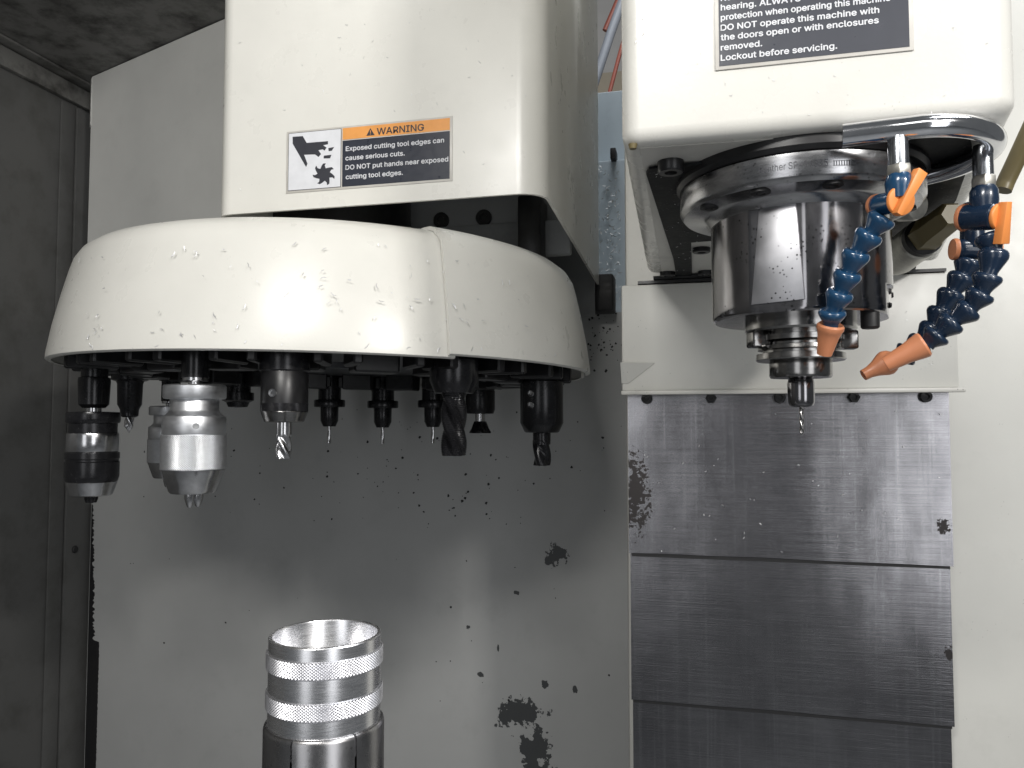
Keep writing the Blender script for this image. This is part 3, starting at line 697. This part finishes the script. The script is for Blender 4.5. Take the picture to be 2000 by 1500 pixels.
# housing above the carousel: bent sheet open at the bottom
YHF = 0.75
zhb = 0.232
hl = at(416, 412, YHF).x; hr = at(1064, 372, YHF).x
bk = atz(1170, 556, zhb)
hs = empty('tool_changer_housing', ((hl+hr)/2, 1.0, zhb), 'tall cream sheet metal housing above the tool carousel with warning label', 'housing')
def arc(cx, cy, r, a0, a1, n=8): return [(cx+r*math.cos(R(a0+(a1-a0)*i/n)), cy+r*math.sin(R(a0+(a1-a0)*i/n))) for i in range(n+1)]
rl_, rr_ = 0.022, 0.030
pth = [(hl, bk.y), (hl, YHF+rl_)]+arc(hl+rl_, YHF+rl_, rl_, 180, 270)+arc(hr-rr_, YHF+rr_, rr_, 270, 358)+[(bk.x, bk.y)]
th_ = 0.0035
def off_path(p, d):
    out = []
    for i in range(len(p)):
        a = Vector(p[max(0, i-1)]); b_ = Vector(p[min(len(p)-1, i+1)]); t = (b_-a).normalized(); out.append((p[i][0]-t.y*d, p[i][1]+t.x*d))
    return out
inn = off_path(pth, th_)
loop = pth+inn[::-1]
vs = [(x, y, z) for z in (zhb, zhb+0.75) for x, y in loop]; n = len(loop)
fs = [(i, (i+1) % n, n+(i+1) % n, n+i) for i in range(n)]
m2 = len(pth)
fs += [(i, n-1-i, n-2-i, i+1) for i in range(m2-1)]+[(n+i, n+i+1, n+n-2-i, n+n-1-i) for i in range(m2-1)]
MB().add(vs, fs).build('shell', M['cream'], hs, world=True, angle=40)
# mounting plates inside the housing
MB().box(hl+0.05, hr-0.03, 1.00, 1.012, zhb-0.004, zhb+0.20).build('mounting_plate', M['bracket'], hs, world=True, bevel=0.002)
MB().box(hr-0.24, hr-0.012, 0.985, 0.999, zhb-0.012, zhb+0.035).build('cross_bar', M['bracket'], hs, world=True, bevel=0.003)
MB().box(hr-0.075, hr-0.045, 0.95, 1.0, zhb-0.03, zhb+0.06).build('bracket', M['black'], hs, world=True, bevel=0.003)
MB().box(hl+0.01, hr-0.06, 0.84, 1.26, zhb+0.10, zhb+0.11).build('drive_plate', M['black'], hs, world=True, bevel=0.002)
for px in (782, 862, 945):
    p = at(px, 402, 0.998); cap_screw((p.x, 0.999, zhb+0.035+0.012), 0.011, hs, axis=(0, -1, 0), mat='blackmat')
MB().box(hl+0.01, bk.x-0.006, bk.y-0.012, bk.y-0.006, zhb-0.055, zhb+0.74).build('back_sheet', M['bracket'], hs, world=True)
MB().lathe([(0.10, zct+0.001), (0.10, zhb+0.11)], 40, TC).build('hub', M['black'], hs, world=True)

# black slide block and blue-grey machine frame in the slot between the housings
s0 = at(1128, 612, 1.32); s1_ = at(1200, 560, 1.32)
MB().box(s0.x, s1_.x, 1.30, 1.345, s0.z, s1_.z+0.02).build('slide_block', M['blackmat'], bevel=0.004).name = 'slide_block'
tag(bpy.data.objects['slide_block'], 'black rubber slide block on top of the grey back wall', 'block')
fz = at(1190, 196, 1.75).z; fz2 = at(1190, 318, 1.66).z
bf = empty('machine_frame', (at(1150, 400, 1.7).x, 1.7, -1.2), 'blue grey machine frame strewn with swarf between housing and head', 'machine frame')
MB().box(at(1100, 400, 1.7).x, at(1300, 400, 1.7).x, 1.70, 2.0, -1.2, fz).build('upper_panel', M['blue_grey'], bf, world=True, bevel=0.004)
MB().box(at(1100, 400, 1.65).x, at(1300, 400, 1.65).x, 1.64, 1.698, -1.2, fz2).build('lower_casting', M['blue_grey'], bf, world=True, bevel=0.006)
p = at(1199, 312, 1.64); MB().box(p.x-0.006, p.x+0.006, 1.62, 1.66, p.z-0.004, p.z+0.02).build('latch', M['blackmat'], bf, world=True, bevel=0.002)
tag(MB().tube(spline([at(1160, 165, 2.6), at(1183, 95, 2.6), at(1200, 45, 2.6), at(1240, -60, 2.6)], 6), 0.016, 14).build('grey_conduit', M['pipe']), 'grey conduit slanting across the slot above the blue frame', 'conduit')
tag(MB().tube(spline([at(1182, 60, 3.0), at(1197, 25, 3.0), at(1225, -40, 3.0)], 6), 0.012, 12).build('red_cable', M['red']), 'thin dull red cable above the grey conduit', 'cable')
tag(MB().tube(spline([at(1184, 205, 2.2), at(1196, 160, 2.2), at(1212, 100, 2.2), at(1230, 40, 2.2)], 6), 0.006, 12).build('brown_cable', M['red']), 'thin brown cable rising from behind the blue frame', 'cable')

# ------------------------------------------------------------------ warning labels
def label_plate(root, x0, x1, z0, z1, Y, t, mat, name, rad=0.002):
    return MB().box(x0, x1, Y-t, Y, z0, z1).build(name, M[mat], root, world=True, bevel=rad*0.1)
def sheet(root, x0, x1, z0, z1, Y, mat, name): return MB().box(x0, x1, Y-0.0002, Y, z0, z1).build(name, M[mat], root, world=True)
YL = YHF-0.0003
x0 = at(560, 318, YL).x; x1 = at(884, 290, YL).x; z1 = at(565, 255, YL).z*0.5+at(887, 229, YL).z*0.5; z0 = at(556, 379, YL).z*0.5+at(880, 353, YL).z*0.5
lb = label_plate(hs, x0, x1, z0, z1, YL, 0.0006, 'label_edge', 'warning_label')
W, H = x1-x0, z1-z0; Yp = YL-0.0006
def UV(u, v): return Vector((x0+u*W, 0, z1-v*H))
def quad(u0, u1, v0, v1, mat, name, lay=1):
    a, b_ = UV(u0, v0), UV(u1, v1); return sheet(lb, a.x, b_.x, b_.z, a.z, Yp-0.0002*(lay-1)-0.00005, mat, name)
quad(0.012, 0.342, 0.030, 0.965, 'print_black', 'picture_border', 1)
quad(0.015, 0.339, 0.038, 0.957, 'label_white', 'picture_field', 2)
quad(0.350, 0.985, 0.030, 0.215, 'label_orange', 'warning_header', 1)
quad(0.350, 0.985, 0.232, 0.965, 'label_black', 'text_field', 1)
def zl_uv(x, y):                                                    # label zoom pixel -> (u, v)
    dx, dy = x-110, y-190; e1x, e1y, e2x, e2y = 1825, -148, -25, 710; det = e1x*e2y-e1y*e2x
    return ((dx*e2y-dy*e2x)/det, (dy*e1x-dx*e1y)/det)
def picture(pts, name, mat='print_black', lay=3):
    P3 = []
    for x, y in pts:
        u_, v_ = zl_uv(x, y); q_ = UV(u_, v_); P3.append((q_.x, Yp-0.0002*lay, q_.z))
    MB().prism(P3, (0, 0.00015, 0)).build(name, M[mat], lb, world=True, tri=True, smooth=False)
picture([(178, 250), (295, 243), (338, 322), (580, 305), (580, 340), (525, 350), (562, 378), (540, 412), (518, 397), (470, 408), (498, 450), (470, 485), (430, 455), (305, 458), (342, 560), (325, 598), (178, 330)], 'hand_symbol')
picture([(582, 385), (648, 372), (620, 415), (585, 420)], 'fingertip_symbol'); picture([(530, 470), (615, 460), (600, 500), (527, 502)], 'fingertip_symbol')
cut = []
for k in range(7):
    for da, rr in ((0, 72), (18, 96), (30, 122), (44, 128), (40, 100)):
        a = R(k*360/7+da-20); cut.append((525+rr*math.cos(a), 682+rr*math.sin(a)*1.0))
picture(cut, 'cutter_symbol')
picture([(1010, 250), (1055, 165), (1100, 243)], 'alert_triangle')
picture([(1051, 192), (1060, 192), (1058, 222), (1053, 222)], 'alert_mark', 'label_orange', 4); picture([(1052, 228), (1059, 228), (1059, 236), (1052, 236)], 'alert_mark', 'label_orange', 4)
def label_line(s, xa, ya, xb, em, mat, bold=0.02):
    ua, va = zl_uv(xa, ya); ub, _ = zl_uv(xb, ya-(xb-xa)*0.081); o_ = UV(ua, va); o_.y = Yp-0.0006
    text_mesh(s, 'lettering', (ub-ua)*W, em*H, o_, (1, 0, 0), (0, 0, 1), M[mat], lb, bold)
label_line('WARNING', 1125, 240, 1630, 0.20, 'print_black', 0.012)
label_line('Exposed cutting tool edges can', 778, 420, 1838, 0.140, 'print_white')
label_line('cause serious cuts.', 772, 526, 1418, 0.140, 'print_white')
label_line('DO NOT put hands near exposed', 770, 632, 1875, 0.140, 'print_white')
label_line('cutting tool edges.', 770, 738, 1392, 0.140, 'print_white')
# large notice on the spindle head
YN = YF-0.0003
x0 = at(1397, 110, YN).x; x1 = at(1784, 80, YN).x; z0 = (at(1400, 139, YN).z+at(1783, 98, YN).z)/2; z1 = at(1590, -150, YN).z
nb = label_plate(hd, x0, x1, z0, z1, YN, 0.0008, 'label_edge', 'safety_notice')
kx = (x1-x0)/387.0
sheet(nb, x0+8*kx, x1-8*kx, z0+0.0022, z1-0.003, YN-0.00085, 'label_black', 'text_field')
def notice_line(s, xa, ya, xb, yb):
    a = at(xa, ya, YN); b_ = at(xb, yb, YN); a.y = YN-0.0012
    text_mesh(s, 'lettering', b_.x-a.x, 0.0071, Vector((a.x, a.y, a.z)), (1, 0, 0), (0, 0, 1), M['print_white'], nb, 0.022)
notice_line('No', 1408, 4, 1428, 2)
notice_line('hearing. ALWAYS', 1408, 22.5, 1563, 5)
notice_line('protection when operating this machine', 1408, 42, 1738, 4)
notice_line('DO NOT operate this machine with', 1408, 62, 1716, 24)
notice_line('the doors open or with enclosures', 1408, 81, 1715, 43)
notice_line('removed.', 1408, 100.5, 1488, 91)
notice_line('Lockout before servicing.', 1408, 120.5, 1634, 95)

# ================================================================== TOOLS IN THE CAROUSEL
class Tool:
    def __init__(s, name, px, label, far=False, rad=RTOOL, cat='tool holder', group=None, tip=900):
        c = circ(px, rad, far); s.px = px; s.X, s.Y = c.x, c.y
        s.k = depth((c.x, c.y, 0.03))/FPX; s.tip = at(px, tip, s.Y).z
        s.o = empty(name, (c.x, c.y, s.tip), label, cat, group)
    def z(s, py): return at(s.px, py, s.Y).z-s.tip
    def lathe(s, name, prof, mat, seg=48, parent=None, bevel=0):
        return MB().lathe([(hw*s.k, s.z(y)) for hw, y in prof], seg).build(name, M[mat], parent or s.o, bevel=bevel)
    def flutes(s, name, hw, y0, y1, n, twist, dep, mat='oxide', **kw):
        return fluted(hw*s.k, s.z(y0), s.z(y1), n, twist, dep, **kw).build(name, M[mat], s.o)
    def zc(s): return zcb+0.02-s.tip
    def top(s, hw, y, mat='oxide'):                                  # taper going up into the carousel pocket
        MB().lathe([(hw*s.k, s.z(y)), (hw*s.k, s.zc())], 40).build('taper', M[mat], s.o)
    def knurl(s, name, hw, y0, y1, cols, rows, mat, amp=0.02):
        knurled(hw*s.k, s.z(y1), s.z(y0), cols, rows, amp).build(name, M[mat], s.o, smooth=False)
def knurled(r, z0, z1, cols, rows, amp):
    """diamond knurl: grid of small pyramids on a cylinder"""
    mb = MB(); vs = []; fs = []
    for j in range(2*rows+1):
        z = z0+(z1-z0)*j/(2*rows)
        for i in range(2*cols):
            a = math.pi*i/cols; pk = (i+j) % 2 == 0
            rr = r*(1-(0 if pk else amp)) if 0 < j < 2*rows else r*(1-amp)
            vs.append((rr*math.cos(a), rr*math.sin(a), z))
    n = 2*cols
    for j in range(2*rows):
        for i in range(n):
            i2 = (i+1) % n; a, b_, c, d = j*n+i, j*n+i2, (j+1)*n+i2, (j+1)*n+i
            if (i+j) % 2 == 0: fs += [(a, b_, d), (b_, c, d)]
            else: fs += [(a, b_, c), (a, c, d)]
    fs += [tuple(reversed(range(n))), tuple(2*rows*n+i for i in range(n))]
    return mb.add(vs, fs)

# black keyless drill chuck at the left end
t = Tool('drill_chuck', 184, 'black and steel keyless drill chuck at the left end of the carousel', rad=0.283, cat='drill chuck', tip=982)
t.top(24, 740)
t.lathe('sleeve', [(20, 735), (28, 738), (29, 745), (27, 790), (20, 797)], 'oxide')
t.lathe('neck', [(14, 795), (14, 808)], 'steel')
t.lathe('collar', [(30, 804), (47, 805), (48, 808), (48, 823), (46, 826), (43, 827), (43, 845), (40, 847)], 'oxide')
t.lathe('upper_band', [(40, 844), (45, 846), (46, 850), (46, 880), (44, 883)], 'steel')
t.lathe('grip_sleeve', [(44, 882), (48, 884), (48, 895), (46.5, 897), (46.5, 900), (48, 902), (48, 930), (46, 938), (44, 941)], 'oxide')
t.lathe('nose_cone', [(43, 938), (45, 941), (44, 945), (37, 966), (34, 968), (14, 968)], 'steel')
for i in range(3):
    a = thf+R(120*i+30); pr = MB().lathe([(7*t.k, t.z(966)), (6.5*t.k, t.z(975)), (4.0*t.k, t.z(982))], 12); off = Vector((6.5*t.k*math.cos(a), 6.5*t.k*math.sin(a), 0)); pr.v = [v+off for v in pr.v]; pr.build('jaw', M['oxide'], t.o)
# two bright drill chucks
def silver_chuck(px, far, y0, s_, label, rad=RTOOL):
    Yf = lambda y: y0+(y-752)*s_
    t = Tool('drill_chuck', px, label, far, rad, 'drill chuck', tip=Yf(990))
    H_ = lambda lst: [(hw*s_, Yf(y)) for hw, y in lst]
    t.top(26*s_, Yf(738)); t.lathe('neck', H_([(24, 725), (24, 744), (13, 746), (13, 755)]), 'steel')
    t.lathe('top_ring', H_([(30, 752), (56, 752.5), (58, 755), (58, 776), (56, 779), (45, 780)]), 'silver', 64)
    t.lathe('waist', H_([(44, 778), (45, 780), (45, 801), (48, 806), (57, 814)]), 'silver', 64)
    b_ = t.lathe('body', H_([(50, 811), (57, 813), (58.5, 816), (58.5, 846), (57, 849)]), 'silver', 64)
    a = thf+math.asin(25/58.5)+0.0
    m_ = frame((58.3*s_*t.k*math.cos(a), 58.3*s_*t.k*math.sin(a), t.z(Yf(832))), (math.cos(a), math.sin(a), 0))
    MB().lathe([(0.0, 0.0002), (4.6*s_*t.k, 0.0003), (5.6*s_*t.k, 0.0005), (6.2*s_*t.k, -0.0006)], 20, m_).build('key_hole', M['bracket'], b_)
    t.knurl('knurled_sleeve', 60.5*s_, Yf(849), Yf(916), 84, 17, 'silver', 0.014)
    t.lathe('nose_cone', H_([(55, 914), (58, 917), (57, 921), (44, 959), (41, 962.5), (18, 963)]), 'steel', 64)
    for i in range(3):
        a = thf+R(120*i-12); pr = MB().lathe([(10.5*s_*t.k, t.z(Yf(958))), (9.6*s_*t.k, t.z(Yf(974))), (6.0*s_*t.k, t.z(Yf(986))), (3.6*s_*t.k, t.z(Yf(990)))], 16)
        off = Vector((9.5*s_*t.k*math.cos(a), 9.5*s_*t.k*math.sin(a), 0)); pr.v = [v+off for v in pr.v]; pr.build('jaw', M['steel'], t.o)
silver_chuck(381, False, 752, 1.0, 'large bright silver knurled drill chuck hanging at the front of the carousel')
silver_chuck(334, True, 793, 0.665, 'silver drill chuck half hidden behind the larger bright chuck')
# small end mill between the chucks
t = Tool('tool_holder', 254, 'slim collet holder with small fluted end mill between black and silver chucks', True, tip=846)
t.top(30, 735); t.lathe('flange', [(22, 726), (34, 728), (34, 742), (26, 745)], 'oxide'); t.lathe('nose', [(26, 742), (23, 750), (22, 790), (17, 800), (16, 812), (12, 815)], 'oxide')
t.flutes('end_mill', 9, 790, 846, 3, 4.0, 0.35, 'steel', tip=0.25)
# end mill holder at the front
t = Tool('tool_holder', 556, 'dark side lock holder with short end mill at the front of the carousel', tip=895)
t.top(40, 720); t.lathe('collar', [(40, 690), (48, 692), (48, 724), (45, 727)], 'oxide'); t.lathe('body', [(43, 724), (45, 727), (45, 788), (44, 789)], 'black')
t.knurl('knurled_band', 45.5, 787, 804, 60, 4, 'oxide', 0.02)
t.lathe('nose', [(44, 802), (45, 805), (38, 823), (35, 825), (12, 825)], 'holder')
a = thf-R(12); m_ = frame((45*t.k*math.cos(a), 45*t.k*math.sin(a), t.z(769)), (math.cos(a), math.sin(a), 0))
MB().lathe([(0, 0.0001), (4*t.k, 0.0001), (5*t.k, 0.0008), (8*t.k, 0.001), (9*t.k, -0.0005)], 20, m_).build('lock_screw', M['steel'], t.o)
t.lathe('shank', [(15, 824), (15, 850)], 'steel'); t.flutes('end_mill', 15.5, 848, 895, 4, 2.2, 0.32, 'steel')
# far collet holders
for px, lab, yo in ((644, 'small black far collet holder with thin end mill beside the side lock holder', 0), (748, 'middle one of three small black far collet holders with thin end mills', 2), (846, 'small black far collet holder partly hidden behind the serrated roughing end mill', 1)):
    t = Tool('collet_holder', px, lab, True, group='collet holders on the far side', tip=866)
    t.top(22, 782+yo); t.lathe('flange', [(20, 780+yo), (29, 781+yo), (30, 783+yo), (30, 793+yo), (29, 795+yo), (18, 796+yo)], 'oxide', 32)
    t.lathe('nose', [(17, 793+yo), (17.5, 797+yo), (17, 822+yo), (12, 833+yo), (4, 833+yo)], 'oxide', 32); t.flutes('end_mill', 4, 832+yo, 866, 2, 3, 0.3, 'steel', nz=16, seg=16)
# roughing end mill
t = Tool('tool_holder', 887, 'black holder with large serrated roughing end mill below the cover seam', tip=890)
t.top(40, 715); t.lathe('body', [(44, 700), (47, 704), (48, 745), (38, 768), (20, 769)], 'oxide'); t.lathe('shank', [(16, 740), (25, 742), (25, 768)], 'holder')
t.flutes('roughing_mill', 26, 766, 890, 4, 3.2, 0.34, 'oxide', serr=0.07, nz=72, seg=64)
# dovetail cutter
t = Tool('tool_holder', 938, 'black holder with dovetail cutter behind the roughing end mill', True, tip=846)
t.top(28, 770); t.lathe('body', [(26, 762), (29, 764), (29, 800), (26, 808), (8, 809)], 'oxide'); t.lathe('shank', [(10, 806), (9.5, 825)], 'steel'); t.flutes('dovetail_mill', 22, 823, 846, 6, 0.5, 0.18, 'oxide', nz=12, flare=0.45)
# right end mill holder
t = Tool('tool_holder', 1058, 'black side lock holder with broad end mill at the right end of the carousel', rad=0.283, tip=909)
t.top(36, 750); t.lathe('body', [(38, 742), (42, 746), (42, 826), (34, 843), (31, 845), (14, 845)], 'oxide')
for dy in (770, 792):
    a = thf-R(32); m_ = frame((42*t.k*math.cos(a), 42*t.k*math.sin(a), t.z(dy)), (math.cos(a), math.sin(a), 0))
    MB().lathe([(0, 0.0001), (3*t.k, 0.0001), (4*t.k, 0.0008), (6*t.k, 0.001), (7*t.k, -0.0005)], 16, m_).build('lock_screw', M['steel'], t.o)
t.lathe('shank', [(17, 843), (17.5, 846), (17, 868)], 'oxide'); t.flutes('end_mill', 18, 860, 909, 3, 1.8, 0.30, 'oxide')
# empty pocket clamps on the far side
t = Tool('pull_stud_holder', 465, 'short empty black holder between silver chuck and front end mill holder', True, tip=796)
t.top(24, 770); t.lathe('flange', [(20, 765), (30, 767), (30, 782), (22, 786), (18, 795), (6, 796)], 'oxide', 32)

# ================================================================== WORKPIECE
DW = 0.43; kw = DW/FPX
wp = ray(634, 1400)*DW
WX, WY = wp.x, wp.y
def zw(py): return at(634, py, WY).z
kw = depth((WX, WY, zw(1400)))/FPX
ko = empty('expanding_collet', (WX, WY, zw(1390)-0.16), 'dark steel split collet holding the knurled aluminium ring', 'collet')
rco = 115*kw; zt = zw(1402)
for i in range(6):
    g = R(1.1); a0 = thf+R(-17+60*i)+g; a1 = thf+R(-17+60*(i+1))-g
    MB().lathe([(rco*0.80, zt-0.001), (rco*0.955, zt), (rco*0.985, zt-0.0008), (rco, zt-0.0025), (rco*1.012, zt-0.16), (rco*0.62, zt-0.16), (rco*0.62, zt-0.014), (rco*0.80, zt-0.013)], 18, Matrix.Translation((WX, WY, 0)), a0, a1, closed=True).build('jaw', M['collet'], ko, world=True)
MB().lathe([(rco*0.60, zt-0.004), (rco*0.60, zt-0.16)], 32, Matrix.Translation((WX, WY, 0))).build('arbor', M['blackmat'], ko, world=True)
rg = empty('knurled_ring', (WX, WY, zt-0.012), 'bright aluminium ring with two knurled bands standing in the collet', 'machined ring')
Tm = Matrix.Translation((WX, WY, 0))
ro = 107.5*kw; ri = ro*0.925
za_, zb_1, zb_0, zc_1, zc_0 = zw(1236), zw(1262), zw(1294), zw(1338), zw(1370)
MB().lathe([(ri, za_-0.012), (ri*1.0, za_-0.0008), (ri*1.012, za_), (ro*0.985, za_), (ro, za_-0.0006), (ro, zt-0.012), (ri*0.97, zt-0.012), (ri*0.97, za_-0.0135)], 128, Tm, closed=True).build('sleeve', M['alu'], rg, world=True)
for z0, z1 in ((zb_0, zb_1), (zc_0, zc_1)):
    mb = knurled(ro*1.042, z0, z1, 100, 6, 0.017); mb.f = mb.f[:-2]
    mb.v = [v+Vector((WX, WY, 0)) for v in mb.v]
    for zz_, zi in ((z0, z0-0.0004), (z1, z1+0.0004)):
        mb.lathe([(ro*1.042*0.983, zz_), (ro*0.999, zi)], 100, Tm); mb.f = mb.f[:-2]
    mb.build('knurled_band', M['alu_knurl'], rg, world=True, smooth=False)

# ================================================================== SWARF
def swarf(mb, p, nrm, ln, wd, rnd):
    nrm = Vector(nrm).normalized(); u = nrm.orthogonal().normalized(); a = rnd.uniform(0, 6.28)
    v = nrm.cross(u); d = u*math.cos(a)+v*math.sin(a); e = nrm.cross(d); curl = rnd.uniform(-0.5, 0.5); vs = []
    for i in range(4):
        s_ = i/3-0.5; c = Vector(p)+d*ln*s_+e*curl*ln*(s_*s_*2)+nrm*(0.0003+0.35*ln*abs(s_*s_)*rnd.random()); wv = wd*(1-1.4*abs(s_))
        vs += [c+e*wv*0.5+nrm*wd*0.3, c-e*wv*0.5]
    mb.add(vs, [(0, 1, 3, 2), (2, 3, 5, 4), (4, 5, 7, 6)])
rnd = random.Random(11)
mb = MB()
for k in range(95):                                                 # on the carousel cover
    px = rnd.uniform(110, 1100); 
    try: c = circ(px, 0.334)
    except Exception: continue
    a = math.atan2(c.y-CY, c.x-CX); h = rnd.random()**1.3; z = zcb+0.003+0.105*h
    dr = 0.0055 if a > a_seam else 0.0
    rr = 0.3385-0.0185*(h**2.2)+dr
    swarf(mb, (CX+rr*math.cos(a), CY+rr*math.sin(a), z), (math.cos(a), math.sin(a), 0.15), rnd.uniform(0.002, 0.0065), rnd.uniform(0.0008, 0.0017), rnd)
for k in range(38):                                                 # housing front
    p = at(rnd.uniform(450, 1040), rnd.uniform(20, 372), YHF); swarf(mb, p, (0, -1, 0), rnd.uniform(0.001, 0.004), 0.0008, rnd)
for k in range(30):                                                 # head front
    p = at(rnd.uniform(1225, 1960), rnd.uniform(5, 225), YF); swarf(mb, p, (0, -1, 0), rnd.uniform(0.0008, 0.0025), 0.0005, rnd)
for k in range(40):                                                 # way cover
    p = at(rnd.uniform(1250, 1840), rnd.uniform(790, 1080), YW-0.003); swarf(mb, p, (0, -1, 0), rnd.uniform(0.001, 0.0035), 0.0007, rnd)
for k in range(36):                                                 # column
    p = at(rnd.uniform(1225, 1850), rnd.uniform(600, 755), YW-0.021); swarf(mb, p, (0, -1, 0), rnd.uniform(0.001, 0.003), 0.0006, rnd)
for k in range(60):                                                 # underside of the head
    p = atz(rnd.uniform(1235, 1400), rnd.uniform(300, 530), ZH-0.0035); swarf(mb, p, (0, 0, -1), rnd.uniform(0.001, 0.003), 0.0006, rnd)
for k in range(170):                                                # blue-grey frame
    p = at(rnd.uniform(1165, 1212), rnd.uniform(325, 605), 1.638); swarf(mb, p, (0, -1, 0), rnd.uniform(0.003, 0.010), 0.002, rnd)
ch = mb.build('metal_chips', M['chips'], smooth=False, recalc=False)
tag(ch, 'scattered tiny aluminium chips stuck to the machine surfaces', 'metal chips', kind='stuff')
